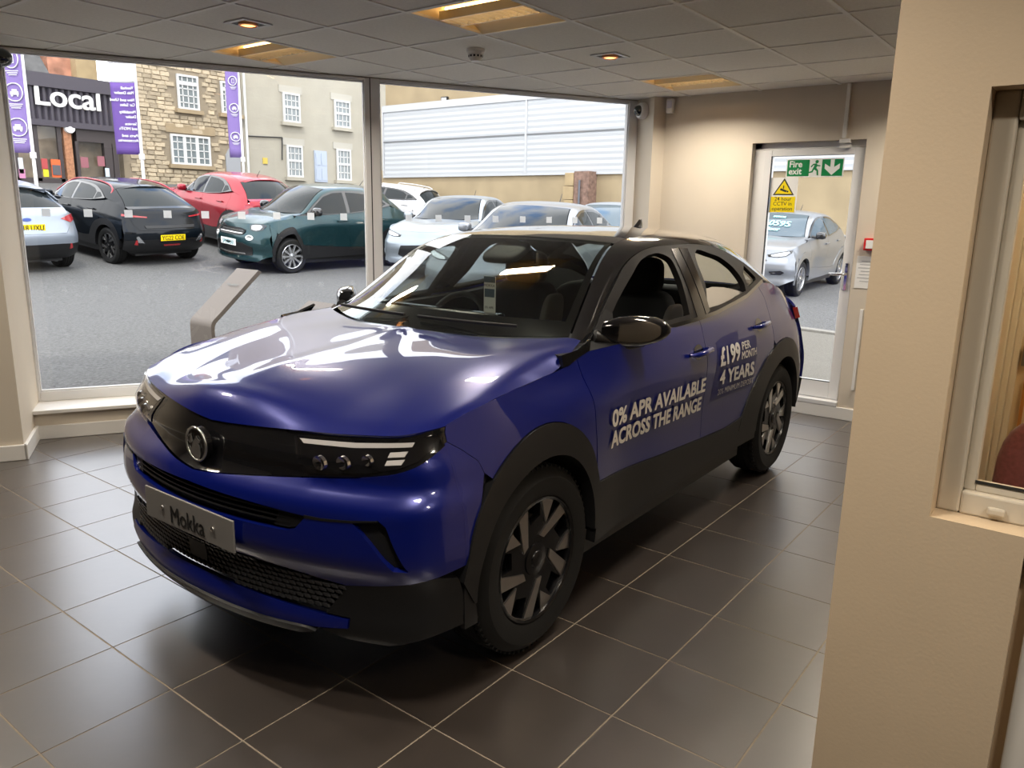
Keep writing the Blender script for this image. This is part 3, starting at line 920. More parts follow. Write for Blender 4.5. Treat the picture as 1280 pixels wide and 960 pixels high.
        # bumper corner on the side of the car
        cornr = [(-.44, .50), (-.44, .72), (-.44, .80), (-.44, .868), (-.432, .872), (-.395, .845), (-.345, .80), (-.33, .76)] + [p for p in la if p[0] < -.335 and p[1] > .50][::-1]
        self.both('bumper_corner', 'side', cornr, paint, gap=0)
        self.both('inner_wing', 'side', [(-.435, .52), (-.435, .87), (-.30, .925), (.0, .965), (.28, .98), (.36, .60)] + [p for p in la if p[1] > .55][::-1], m_black, off=-.022, gap=0, flange=0, step=.06)
        # doors
        fd = [(.285, 1.046)] + [(x, self.belt(x)) for x in (.5, .7, .9, 1.076, 1.2, 1.358)] + [(1.372, .95), (1.40, .757), (1.445, .464)] + [(1.0, .49), (.39, .535), (.38, .546), (.322, .815)]
        self.doors = self.both('front_door', 'side', fd, paint, gap=gap)
        iB = [p for p in lb if p[1] > .48 and p[0] < 2.34]
        rd = [(1.358, self.belt(1.358))] + [(x, self.belt(x)) for x in (1.532, 1.75, 2.005, 2.2, 2.352)] + [(2.385, 1.10), (2.362, 1.0), (2.345, .86)] + iB[::-1] + [(1.955, .475), (1.75, .455), (1.445, .464), (1.40, .757), (1.372, .95)]
        self.rdoors = self.both('rear_door', 'side', rd, paint, gap=gap)
        jB = [p for p in lb if p[0] > 2.34 and p[1] > .50]
        q = [(2.352, 1.191), (2.45, 1.19), (2.62, 1.165), (2.80, 1.12), (2.95, 1.06), (3.0, 1.02), (3.01, .8), (3.01, .55)] + [(2.955, .50)] + jB[::-1] + [(2.345, .86), (2.362, 1.0), (2.385, 1.10)]
        self.both('rear_quarter', 'side', q, paint, gap=gap)
        # cladding: arches, sills
        cm = trimm if clad else paint
        for ax in (0, 2.557):
            o, i = self.arch(ax), self.arch(ax, False)
            lo = .50 if ax == 0 else .48
            ring = list(o) + [(ax + .362, .35)] + list(i[::-1]) + [(ax - .395, .35)]
            self.both('wheel_arch_trim', 'side', ring, cm, off=.008, gap=0, flange=.05)
        sill = [(.37, .375), (.385, .535), (1.0, .488), (1.445, .462), (1.75, .453), (1.955, .475), (1.94, .40), (2.17, .36), (2.17, .31), (1.3, .30), (.37, .285)]
        self.both('sill', 'side', sill, cm, off=.006, gap=0, flange=.04)
        # bonnet
        Xr = .20
        tt = [0, .3, .55, .75, .88, .95, 1.0]; ww = [0, .03, .07, .16, .38, .66, 1.0]
        zf_t = [0, .11, .45, .73, .91, 1.0]; zf_z = [.857, .862, .879, .889, .902, .922]
        zc_x = np.array([-.711, -.695, -.661, -.57, -.454, -.25, -.034, .225]); zc = np.array([.857, .892, .934, .968, .994, 1.018, 1.036, 1.068])
        ze_x = np.array([-.421, -.325, -.15, .011, .17, .24, .44]); ze = np.array([.922, .953, .979, .992, 1.010, 1.036, 1.070])

        def hood(u, t):
            a = np.abs(t); Y = t * herm([0, .45, .72, .80, 1], [.812, .818, .803, .790, .738], u ** 1.25)
            Zf = herm(zf_t, zf_z, a); Xf = self.xf(.812 * t, Zf); Xe = .225 + .215 * a ** 2.2
            X = Xf + (Xe - Xf) * (u ** 1.25)
            un = (X - Xf) / (Xe - Xf)
            c = herm((zc_x - zc_x[0]) / (zc_x[-1] - zc_x[0]), zc - zc[0], un); e = herm((ze_x - ze_x[0]) / (ze_x[-1] - ze_x[0]), ze - ze[0], un)
            w = herm(tt, ww, a); b_ = np.clip(a / .6, 0, 1); b_ = b_ * b_ * (3 - 2 * b_)
            c = c * (1 - b_) + herm([0, .05, .12, .3, .55, 1], [0, .022, .046, .096, .145, .180], un) * b_
            w = w ** (1 + 1.6 * un)
            Z = Zf + c * (1 - w) + e * w + .006 * np.exp(-(a / .05) ** 2) * np.minimum(1, un * 4)
            return np.stack([X, Y, Z], 1)
        n = 48 if self.step < .03 else 16
        self.hood = self.sheet('bonnet', hood, n, n + 16, paint, flange=.02)
        # cowl below the windscreen
        def cowl(u, t):
            a = np.abs(t); x0 = .19 + .02 * a * a; x1 = .22 + .24 * a ** 2.2
            return np.stack([x0 + (x1 - x0) * u, t * (.79 + (.735 - .79) * u), 1.022 + .024 * u + .008 * (1 - a)], 1)
        self.sheet('cowl', cowl, 6, 20, trimm)
        RE = np.array(self.RE); rex = RE[:, 0]
        edge = lambda X: (herm(rex, RE[:, 1], X), herm(rex, RE[:, 2], X))

        def scr(u, t):
            xe = .44 + (1.06 - .44) * u; ye, ze_ = edge(xe); a = np.abs(t)
            xc = .215 + (.985 - .215) * u; zc_ = 1.068 + (1.446 - 1.068) * u + .035 * np.sin(PI * u)
            k = a ** 2.2
            return np.stack([xc + (xe - xc) * k, t * (ye - .012), zc_ + (ze_ + .006 - zc_) * k], 1)
        self.scrf = scr
        self.screen = self.sheet('windscreen', scr, 20, 24, glassm, flange=.006)

        def band(u, t):    # black band printed round the windscreen
            return scr(u, t) + np.array([0.004, 0, -.005])
        if self.step < .03:
            for nm, us, ts in (('screen_band', (0, .16), (-1, 1)), ('screen_band', (.955, 1.0), (-1, 1)), ('screen_band', (0.1, 1), (.955, 1)), ('screen_band', (.1, 1), (-1, -.955))):
                self.sheet(nm, lambda u, t, us=us, ts=ts: band(us[0] + (us[1] - us[0]) * u, ts[0] + (ts[1] - ts[0]) * (t + 1) / 2), 12, 12, roofm, flange=0)

        def roof(u, t):
            a = np.abs(t); xe = 1.06 + (2.40 - 1.06) * u; xc = .985 + (2.47 - .985) * u; ye, ze_ = edge(xe)
            zc_ = herm([.9, 1.0, 1.3, 1.7, 2.1, 2.5], [1.42, 1.447, 1.478, 1.490, 1.480, 1.450], xc)
            k = a ** 2.4
            return np.stack([xc + (xe - xc) * k, t * ye, zc_ + (ze_ - zc_) * k], 1)
        self.roof = self.sheet('roof', roof, 24, 24, roofm)

        def bglass(u, t):
            a = np.abs(t); xe = 2.40 + (2.90 - 2.40) * u; xc = 2.47 + (3.02 - 2.47) * u; ye, ze_ = edge(xe)
            zc_ = 1.448 + (1.115 - 1.448) * u + .03 * np.sin(PI * u); k = a ** 2.4
            return np.stack([xc + (xe - xc) * k, t * (ye - .01), zc_ + (ze_ - zc_) * k], 1)
        self.sheet('rear_window', bglass, 14, 18, glassm, out=(1, 0, 1), flange=.006)

        def spoil(u, t):
            P = roof(np.ones_like(u), t * .97); a = np.abs(t)
            P[:, 0] += -.02 + u * (.11 - .05 * a * a); P[:, 2] += .006 - .020 * u - .012 * u * a ** 3
            return P
        self.sheet('roof_spoiler', spoil, 6, 16, roofm, flange=.022)
        # roof rail and pillars: strip between the door frame line and the roof edge
        FTp = self.FT; gt = lambda s: (np.interp(s, np.linspace(0, 1, len(FTp)), FTp[:, 0]), np.interp(s, np.linspace(0, 1, len(FTp)), FTp[:, 1]))
        fx, fz = FTp[:, 0], FTp[:, 1]; cl = np.concatenate([[0], np.cumsum(np.hypot(np.diff(fx), np.diff(fz)))]); cl /= cl[-1]
        rl = cr(self.RE, 8); rc = np.concatenate([[0], np.cumsum(np.linalg.norm(np.diff(rl, axis=0), axis=1))]); rc /= rc[-1]
        for sg in (-1, 1):
            def rail(u, t, sg=sg):
                x0, z0 = np.interp(u, cl, fx), np.interp(u, cl, fz); y0 = self.G(z0, x0)
                R3 = np.stack([np.interp(u, rc, rl[:, k]) for k in range(3)], 1); a = (t + 1) / 2
                P = np.stack([x0, y0, z0], 1) * (1 - a)[:, None] + R3 * a[:, None]
                bul = .014 * np.sin(PI * a); P[:, 1] += bul; P[:, 2] += bul * .35
                P[:, 1] *= sg
                return P
            self.sheet('roof_rail', rail, 50 if self.step < .03 else 26, 8, roofm, out=(0, sg, .6), flange=.01)
        for sg in (-1, 1):
            def ledge(u, t, sg=sg):
                x = .21 + .95 * u; zb_ = np.interp(x, [p[0] for p in self.BELT], [p[1] for p in self.BELT]); a = (t + 1) / 2
                y0 = self.S(x, zb_) - .001; y1 = self.G(zb_, x) - .004
                return np.stack([x, sg * (y0 + (y1 - y0) * a), zb_ - .001 + .010 * a], 1)
            self.sheet('shoulder_trim', ledge, 24, 3, trimm, flange=.008)
        # tail panel between rear window and quarter
        for sg in (-1, 1):
            def hip(u, t, sg=sg):
                a = (t + 1) / 2; i = rl[np.searchsorted(rl[:, 0], 2.40):]
                c2 = np.linspace(0, 1, len(i)); R3 = np.stack([np.interp(u, c2, i[:, k]) for k in range(3)], 1)
                xq = np.interp(u, [0, .25, .6, 1], [2.40, 2.52, 2.75, 2.98]); zq = np.interp(u, [0, .25, .6, 1], [1.205, 1.183, 1.13, 1.035]); yq = self.S(xq, zq)
                P = np.stack([xq, yq, zq], 1) * (1 - a)[:, None] + R3 * a[:, None]
                P[:, 1] *= sg; return P
            self.sheet('rear_pillar', hip, 16, 6, paint if not clad else roofm, out=(0, sg, .6), flange=.01)
        # underside, wheel housings
        u = MB(); u.box(-.50, 3.0, -.60, .60, .20, .27); u.box(.42, 2.13, -.80, .80, .2, .30); self.mesh('underbody', u, m_black)
        for ax in (0, 2.557):
            for sg in (-1, 1):
                w = MB(); o = self.arch(ax, False)
                w.grid([[(p[0], sg * .50, p[1]) for p in o], [(p[0], sg * .885, p[1]) for p in o]])
                w.add([(p[0], sg * .50, p[1]) for p in o], [tuple(range(len(o)))])
                self.mesh('wheel_housing', w, m_black)

    def tail(self, paint, trimm, lampm, plate=None, lampshape=None, platez=.56, pm=None):
        tg = [(-.70, 1.07), (-.4, 1.085), (0, 1.09), (.4, 1.085), (.70, 1.07), (.755, .98), (.70, .80), (.62, .70), (-.62, .70), (-.70, .80), (-.755, .98)]
        self.on_rear('tailgate', tg, paint, mirror=False)
        def deck(u, t):
            a = np.abs(t); Y = t * .70; z1 = 1.07 + .02 * (1 - a * a); x1 = self.xr(Y, z1)
            x0 = 3.02 - (3.02 - 2.90) * a ** 2.4; z0 = 1.115 - .015 * a ** 2.4
            return np.stack([x0 + (x1 - x0) * u, Y, z0 + (z1 - z0) * u], 1)
        self.sheet('tailgate_ledge', deck, 4, 16, paint, out=(.5, 0, 1), flange=.008)
        up = [(-.862, .52), (-.862, .70), (-.845, .85), (-.80, 1.0), (-.76, 1.03), (-.71, 1.06), (-.755, .98), (-.70, .80), (-.62, .70), (.62, .70), (.70, .80), (.755, .98), (.71, 1.06), (.76, 1.03), (.80, 1.0), (.845, .85), (.862, .70), (.862, .52)]
        self.on_rear('rear_bumper', up, paint, mirror=False)
        lowp = [(-.862, .515), (-.5, .53), (.5, .53), (.862, .515), (.86, .34), (.70, .25), (-.70, .25), (-.86, .34)]
        self.on_rear('bumper_skirt', lowp, trimm, mirror=False, off=.006)
        for l in (lampshape or [[(.44, .955), (.80, .985), (.83, .93), (.80, .89), (.44, .925)]]): self.on_rear('tail_lamp', l, lampm, off=.008, gap=0, flange=.03)
        refl = [(.66, .43), (.72, .44), (.70, .52), (.67, .52)]
        self.on_rear('rear_reflector', refl, lampm, off=.012, gap=0)
        if plate: self.plate(plate, 'rear', platez, pm)

    def plate(self, txt, kind, z, m, w=.52, h=.111, tm=None, size=.118, yoff=0):
        sg = -1 if kind == 'front' else 1
        x = float((self.xf if kind == 'front' else self.xr)(np.array([.24]), np.array([z]))[0]) + sg * .012
        ang = 0.0
        pl_ = MB(); pl_.box(x, x + sg * .008, -w / 2 + yoff, w / 2 + yoff, z - h / 2, z + h / 2)
        po = self.mesh('number_plate', pl_, m, bevel=.003)
        t = MB(); flip = -1 if kind == 'front' else 1
        # read from outside: letters run to the viewer's right
        put_text(t, txt, lambda a, b: (x + sg * .0095, yoff + flip * a, z - .041 + b), size=size, align='CENTER', narrow=.86)
        put_text(t, txt, lambda a, b: (x + sg * .0095, yoff + flip * a + .0018, z - .0405 + b), size=size, align='CENTER', narrow=.86)
        put_text(t, txt, lambda a, b: (x + sg * .0095, yoff + flip * a - .0018, z - .0415 + b), size=size, align='CENTER', narrow=.86)
        self.mesh('plate_lettering', t, tm or m_ink, parent=po)
        return po

    def wheels(self, tyre, rimo, proto):
        for ax in (0, 2.557):
            for sg in (-1, 1):
                c = self.fin([[ax, sg * .765, .345]])[0]
                w = proto(); w.parent = self.root; w.location = (c[0], c[1], c[2] * 1.0)
                w.rotation_euler = (0, 0, 0 if sg < 0 else PI)


# ------------------------------------------------------------------ wheels
m_tyre = mat('tyre_rubber', (.009, .009, .009), .7, spec=.3, bump=(90, .15, .002))
m_rimdark = mat('gloss_black_alloy', (.006, .006, .007), .25, spec=.35)
m_rimface = mat('machined_alloy', (.56, .54, .52), .28, metal=1.0)
m_rimsil = mat('silver_alloy', (.55, .56, .58), .25, metal=.9)
m_disc = mat('brake_steel', (.35, .34, .33), .35, metal=1.0)


def wheel_proto(rt=.345, rr=.232, style='twin', w=.215, res=56):
    """meshes of a wheel whose outer face looks to -y"""
    ax = lambda x, y, h: (x, -h, y)
    h = w / 2
    prof = [(rr - .004, h - .022), (rr + .004, h - .006), (rr + .03, h + .002), (rr + .07, h + .004), (rt - .028, h - .006), (rt - .012, h - .020), (rt - .003, h - .040)]
    groove = []
    for g in (.062, 0.02, -.02, -.062):
        groove += [(rt, g + .007), (rt - .009, g + .005), (rt - .009, g - .005), (rt, g - .007)]
    prof = prof + groove + [(rt - .003, -h + .040), (rt - .012, -h + .02), (rt - .028, -h + .006), (rr + .03, -h), (rr, -h + .01)]
    ty = MB().lathe(prof, res, ax)
    if res > 50:          # tread sipes on the shoulder
        for k in range(72):
            a = 2 * PI * k / 72; c, s = math.cos(a), math.sin(a)
            ty.obox((c * (rt - .008), 0, s * (rt - .008)), (c, 0, s), (-s, 0, c), (0, 1, 0), -.010, .0065, -.004, .004, -h + .022, -h + .046)
    ring = MB().lathe([(rr + .002, h - .010), (rr - .004, h - .004), (rr - .012, h - .008), (rr - .018, h - .03), (rr - .026, -h + .02), (rr - .010, -h + .008), (rr, -h + .006)], 48, ax)
    parts = [('tyre', ty, m_tyre, 35), ('rim', ring, m_rimdark if style == 'twin' else m_rimsil, 40)]
    sp = MB(); face = MB(); face2 = MB(); yo = -(h - .020)
    pol = lambda r, a: (r * math.cos(a), r * math.sin(a))

    def blade(mb, pts, y0, y1): mb.prism(pts, lambda a, b: (a, y0, b), lambda a, b: (a, y1, b))
    if style == 'twin':
        for k in range(5):
            b = 2 * PI * k / 5 + .35
            # dark spoke body: wide forked wedge
            blade(sp, [pol(.040, b - .7), pol(.13, b - .52), pol(.222, b - .50), pol(.224, b - .14), pol(.16, b - .18), pol(.14, b + .22), pol(.224, b + .24), pol(.222, b + .50), pol(.09, b + 1.02), pol(.04, b + 1.1)], yo + .002, yo + .03)
            # machined faces: one long slanted blade and one short flared blade
            if k: continue
            arc_ = lambda r, a0, a1, n=6: [pol(r, a0 + (a1 - a0) * q / n) for q in range(n + 1)]
            blade(face, arc_(.2235, b + .24, b + .50) + [pol(.088, b + 1.02), pol(.082, b + .66)], yo - .004, yo + .004)
            blade(face2, arc_(.2235, b - .50, b + .24, 12)[:13] + [pol(.216, b + .24)] + arc_(.216, b + .2, b - .16, 6) + [pol(.135, b - .46)], yo - .004, yo + .004)
    else:
        n = {'multi': 5, 'ten': 10}.get(style, 5)
        for k in range(n):
            b = 2 * PI * k / n
            if n == 5:
                blade(sp, [pol(.05, b - .5), pol(.13, b - .20), pol(.226, b - .22), pol(.226, b - .09), pol(.13, b - .03), pol(.13, b + .03), pol(.226, b + .09), pol(.226, b + .22), pol(.13, b + .20), pol(.05, b + .5)], yo, yo + .03)
            else:
                blade(sp, [pol(.05, b - .3), pol(.226, b - .10), pol(.226, b + .10), pol(.05, b + .3)], yo, yo + .03)
    if style == 'twin': parts.append(('spokes', sp, m_rimdark, None)); parts.append(('spoke_face', face, m_rimface, None)); parts.append(('spoke_face', face2, m_rimface, None))
    else: parts.append(('spokes', sp, m_rimsil, None))
    hub = MB().lathe([(.062, h - .05), (.060, h - .018), (.034, h - .014), (.032, h - .010), (.026, h - .008), (0, h - .007)], 28, ax)
    parts.append(('hub', hub, m_rimdark if style == 'twin' else m_rimsil, 35))
    disc = MB().lathe([(.0, h - .085), (.150, h - .085), (.150, h - .100), (0, h - .1)], 32, ax); parts.append(('brake_disc', disc, m_disc, 35))
    bk = MB().lathe([(.0, -h + .03), (rr - .02, -h + .03)], 24, ax); parts.append(('wheel_back', bk, m_black, None))
    data = []
    for nm, mb, m, sm in parts:
        me = mb.mesh(nm); me.materials.append(m)
        if sm: me.shade_smooth(); me.set_sharp_from_angle(angle=math.radians(sm))
        data.append((nm, me, m))

    def make():
        e = bpy.data.objects.new('wheel', data[0][1]); COL.objects.link(e); e.name = 'wheel'
        for nm, me, m in data[1:]:
            for k in range(5 if nm == 'spoke_face' else 1):
                c = bpy.data.objects.new(nm, me); COL.objects.link(c); c.parent = e; c.rotation_euler = (0, 2 * PI * k / 5, 0)
        return e
    return make
# ================================================================== THE BLUE SHOWROOM CAR
m_blue = mat('metallic_blue_paint', (.002, .009, .165), .30, metal=.28, coat=1.0, coat_rough=.010)
m_gblk = mat('gloss_black_paint', (.006, .006, .007), .12, coat=1.0, coat_rough=.01)
m_clad = mat('satin_black_plastic', (.011, .011, .012), .42, spec=.35)
m_dark = mat('interior_black', (.012, .012, .013), .7)
m_seatf = mat('seat_fabric', (.022, .023, .026), .85, sheen=.2)
m_seatg = mat('seat_grey_panel', (.16, .15, .14), .8)
m_cglass = mat_glass('car_screen_glass', (.72, .77, .74), .05)
m_sglass = mat_glass('car_side_glass', (.60, .64, .62), .06)
m_lens = mat_glass('lamp_lens', (.97, .97, .98), .05)
m_drl = mat('lamp_strip_white', (.62, .60, .58), .35)
m_label = mat('door_label_white', (.78, .76, .72), .5)
m_lblue = mat('door_label_blue', (.008, .012, .12), .35)
m_plateg = mat('show_plate_grey', (.30, .29, .28), .38, metal=.3)
m_silver = mat('satin_silver', (.62, .61, .59), .25, metal=.9)

PSI = .018
hero = Car('compact_crossover_car', 'metallic blue crossover car with black roof and white price lettering, inside the showroom', None, (2.086, 2.338, 0), PSI, step=.022)
hero.body(m_blue, m_gblk, m_clad, m_cglass)
R_ = hero.root


def mir(pts): return [(-a, b) for a, b in pts[::-1]]


def full(right):       # outline half (Y>=0, from centre outwards) -> closed across both halves is done by hand
    return right


vizb = [(0, .703), (.10, .710), (.27, .726), (.486, .750), (.656, .772), (.756, .799), (.790, .821), (.806, .848), (.812, .868)]
vizt = [(0, .856), (.088, .862), (.364, .879), (.591, .889), (.741, .902), (.808, .920)]
yc = lambda z: float(hero.ynose(np.array([z]))[0])
clt = [(.611, .432), (.718, .447), (.803, .463), (.860, .480)]
lgt = [(0, .470), (.205, .468), (.418, .456), (.611, .432)]
vb = [tuple(p) for p in cr(vizb, 4)]; vt_ = [tuple(p) for p in cr(vizt, 5)]
right = vb + [(yc(z_) + .003, z_) for z_ in (.866, .84, .80, .76, .72, .68, .64, .6, .55, .50)] + clt[::-1] + lgt[::-1]
outl = right + mir(right)[1:-1]
slot = [(0, .668), (.252, .662), (.377, .656), (.505, .648), (.47, .604), (.44, .594), (.339, .592), (0, .590)]
slot_f = slot + mir(slot)[1:-1]
blade = [(.645, .655), (.728, .664), (.750, .645), (.774, .59), (.812, .510), (.774, .511), (.708, .59)]
hero.panel('front_bumper', 'front', outl, m_blue, holes=[slot_f, blade, mir(blade)], step=.02, flange=.03, gap=0)
thin = [(.50, .652), (.56, .650), (.65, .655), (.728, .664), (.728, .659), (.65, .648), (.56, .642), (.50, .642)]
hero.on_front('gap_shade_line', thin, m_clad, off=.002, gap=0, flange=.006, step=.015)  # flat black strip in place of the dark gap leading to the blade
hero.on_front('air_curtain_blade', blade, m_clad, off=-.022, gap=-.008, flange=0, step=.015)
# upper slot grille with slats
hero.panel('slot_grille', 'front', slot_f, m_clad, off=-.035, gap=-.012, flange=0, step=.025)
for k in range(3):
    z = .612 + k * .0165
    sl_ = [(-.445 - k * .012, z), (.445 + k * .012, z), (.445 + k * .012, z + .005), (-.445 - k * .012, z + .005)]
    hero.panel('grille_slat', 'front', sl_, m_clad, off=-.010, gap=0, flange=.02, step=.03)
sb = [(.385, .600), (.44, .600), (.475, .61), (.496, .643), (.40, .648)]
hero.on_front('slot_end_block', sb, m_clad, off=-.012, gap=0, step=.02)
# lower honeycomb grille
lgb = [(0, .356), (.24, .350), (.548, .333)]
lg = lgt + lgb[::-1]; lg_f = lg + mir(lg)[1:-1]
hero.panel('lower_grille_back', 'front', lg_f, m_black, off=-.035, gap=-.006, flange=0, step=.03)
gm = MB()
for r in range(7):
    for k in range(46):
        y = -.60 + k * .0266 + (.0133 if r % 2 else 0); z = .351 + r * .0167
        top = float(np.interp(abs(y), [0, .205, .418, .611], [.470, .468, .456, .432])); bot = float(np.interp(abs(y), [0, .24, .548, .611], [.356, .350, .333, .42]))
        if abs(y) > .60 or z + .012 > top or z < bot: continue
        q = np.array([(y - .012, z), (y + .006, z + .002), (y + .012, z + .012), (y - .006, z + .010)])
        x = hero.xf(q[:, 0], q[:, 1])
        gm.add([(x[i] - .004, q[i, 0], q[i, 1]) for i in range(4)] + [(x[i] + .014, q[i, 0], q[i, 1]) for i in range(4)],
               [(0, 3, 2, 1), (0, 1, 5, 4), (1, 2, 6, 5), (2, 3, 7, 6), (3, 0, 4, 7)])
g_o = hero.mesh('lower_grille_mesh', gm, mat('grille_gloss_black', (.03, .03, .032), .25), fix=True); g_o['kind'] = 'stuff'
lipb = [(0, .286), (.111, .284), (.318, .280), (.527, .286), (.63, .300)]
lip = [(0, .354), (.24, .348), (.548, .331), (.63, .328)] + lipb[::-1]
hero.panel('bumper_lip', 'front', lip + mir(lip)[1:-1], m_blue, off=.006, gap=0, flange=.03, step=.02)
spl = [(0, .284), (.318, .278), (.50, .282), (.53, .275), (.47, .255), (.318, .245), (0, .243)]
hero.panel('splitter', 'front', spl + mir(spl)[1:-1], m_clad, off=.016, gap=0, flange=.05, step=.02)
bst = [(.611, .432), (.718, .447), (.803, .463), (.8615, .480), (.885, .46), (yc(.40), .40), (yc(.3), .30), (.74, .25), (.62, .255), (.53, .28), (.63, .300), (.63, .33), (.548, .333)]
hero.on_front('bumper_side_trim', bst, m_clad, gap=.001, flange=.02, step=.022)
cst = [(-.44, .495), (-.44, .28), (-.37, .27), (-.385, .35), (-.38, .40), (-.40, .46), (-.425, .50)]
hero.both('bumper_side_trim', 'side', cst, m_clad, gap=0, step=.025, off=.002)
sb_ = [(.06, .400), (.06, .455), (.15, .452), (.15, .397)]
hero.panel('radar_sensor', 'front', [(-.05, .39), (.05, .39), (.05, .452), (-.05, .452)], m_clad, off=.006, gap=0, flange=.03, step=.03)
# black visor with lamps and badge
vz = vb[:-1] + [(.818, .868), (.818, .918)] + vt_[::-1]
viz = hero.panel('visor_panel', 'front', vz + mir(vz)[1:-1], m_gblk, off=-.008, gap=.001, flange=.02, step=.02)
lampo = [(.385, .866), (.591, .878), (.741, .891), (.796, .900), (.800, .86), (.782, .827), (.745, .808), (.650, .784), (.50, .764), (.455, .761)]
for sg in (-1, 1):
    fl = lambda pts: [(sg * a, b) for a, b in pts]
    hl = hero.panel('headlamp', 'front', fl(lampo), m_gblk, off=-.004, gap=0, flange=.01, step=.02)
    hero.panel('light_strip', 'front', fl([(.40, .858), (.591, .8655), (.755, .8795), (.752, .866), (.591, .851), (.42, .846)]), m_drl, off=-.001, gap=0, flange=.004, step=.02, parent=hl)
    for zz in (.850, .828): hero.panel('light_segment', 'front', fl([(.700, zz - .002), (.746, zz + .004), (.742, zz - .011), (.698, zz - .016)]), m_drl, off=-.001, gap=0, flange=.004, step=.02, parent=hl)
    for yy, zz, rr in ((.50, .800, .030), (.575, .808, .028), (.645, .822, .022)):
        c_ = np.array([float(hero.xf(np.array([yy]), np.array([zz]))[0]), sg * yy, zz])
        pm_ = MB().lathe([(rr, 0), (rr * .92, .010), (rr * .6, .006), (rr * .3, .002), (0, 0)], 20, lambda x, y, h: (c_[0] - h + .004, c_[1] + x, c_[2] + y * .8))
        hero.mesh('reflector', pm_, m_chrome, parent=hl, smooth=50)
    cl_ = hero.panel('lamp_cover', 'front', fl(lampo), m_lens, off=.010, gap=.001, flange=.012, step=.02, parent=hl)
    lw = [(.812, .862), (.800, .90), (.7, .893)]
bx = float(hero.xf(np.array([0.0]), np.array([.79]))[0]) - .022
bd = MB().lathe([(.0, 0), (.057, 0), (.0575, -.020)], 36, lambda x, y, h: (bx - h, x, .785 + y)); bo = hero.mesh('badge', bd, m_gblk, smooth=40)
rg = MB().tube([(bx - .003, .0565 * math.cos(a), .785 + .0565 * math.sin(a)) for a in np.linspace(0, 2 * PI, 40)[:-1]], .0048, 8, closed=True); hero.mesh('badge_ring', rg, m_silver, parent=bo, smooth=60)
gf = MB()
def flatx(mb, pts, x0, th=.003): return mb.prism(pts, lambda a, b: (x0, -a, .785 + b), lambda a, b: (x0 - th, -a, .785 + b))
flatx(gf, [(-.052, .018), (-.026, .034), (-.020, .006), (-.034, -.002), (-.046, .004)], bx - .002)          # flag
flatx(gf, [(-.048, .020), (-.046, .045), (-.043, .045), (-.043, .020)], bx - .002)                           # staff
flatx(gf, [(-.050, -.022), (-.036, -.026), (-.026, -.014), (-.018, .004), (-.004, .018), (.004, .030), (.010, .020), (.024, .016), (.022, .008), (.012, .006), (.020, -.010), (.022, -.030), (.012, -.050), (-.012, -.053), (-.030, -.046), (-.024, -.038), (-.036, -.032)], bx - .002)   # griffin
hero.mesh('badge_griffin', gf, m_silver, parent=bo, fix=True)
vgl = MB(); put_text(vgl, 'V', lambda a, b: (bx - .0056, .047 - a, .785 + .007 + b), size=.024, bold=.001); hero.mesh('badge_letter', vgl, m_gblk, parent=bo)
po = hero.plate('Mokka', 'front', .541, m_plateg, tm=mat('plate_ink', (.03, .03, .03), .5), size=.088)
px_ = float(hero.xf(np.array([.24]), np.array([.541]))[0]) - .02
for sg in (-1, 1):
    hero.mesh('plate_screw', MB().lathe([(.009, 0), (.008, .005), (0, .007)], 14, lambda x, y, h: (px_ - h, sg * .150 + x, .541 + y)), m_chrome, parent=po, smooth=50)

# side windows: black frames with openings
bl = [(x, hero.belt(x) + .002) for x in (2.352, 2.2, 2.005, 1.75, 1.532, 1.36, 1.2, 1.076, .9, .7, .55)]
frame = [tuple(p) for p in hero.FT] + bl
op_f = [tuple(p) for p in cr([(.655, 1.098), (.72, 1.150), (.82, 1.218), (.94, 1.292), (1.05, 1.345), (1.16, 1.372), (1.29, 1.372), (1.337, 1.350), (1.33, 1.283), (1.295, 1.183), (1.262, 1.105)], 4)] + [(1.065, 1.096), (.85, 1.087)]
op_r = [tuple(p) for p in cr([(1.46, 1.118), (1.55, 1.22), (1.60, 1.345), (1.63, 1.372), (1.80, 1.362), (1.94, 1.325), (2.03, 1.262), (2.055, 1.20), (2.03, 1.162)], 4)] + [(1.8, 1.138), (1.6, 1.122)]
op_q = [(2.095, 1.178), (2.112, 1.245), (2.185, 1.285), (2.275, 1.218), (2.26, 1.205)]
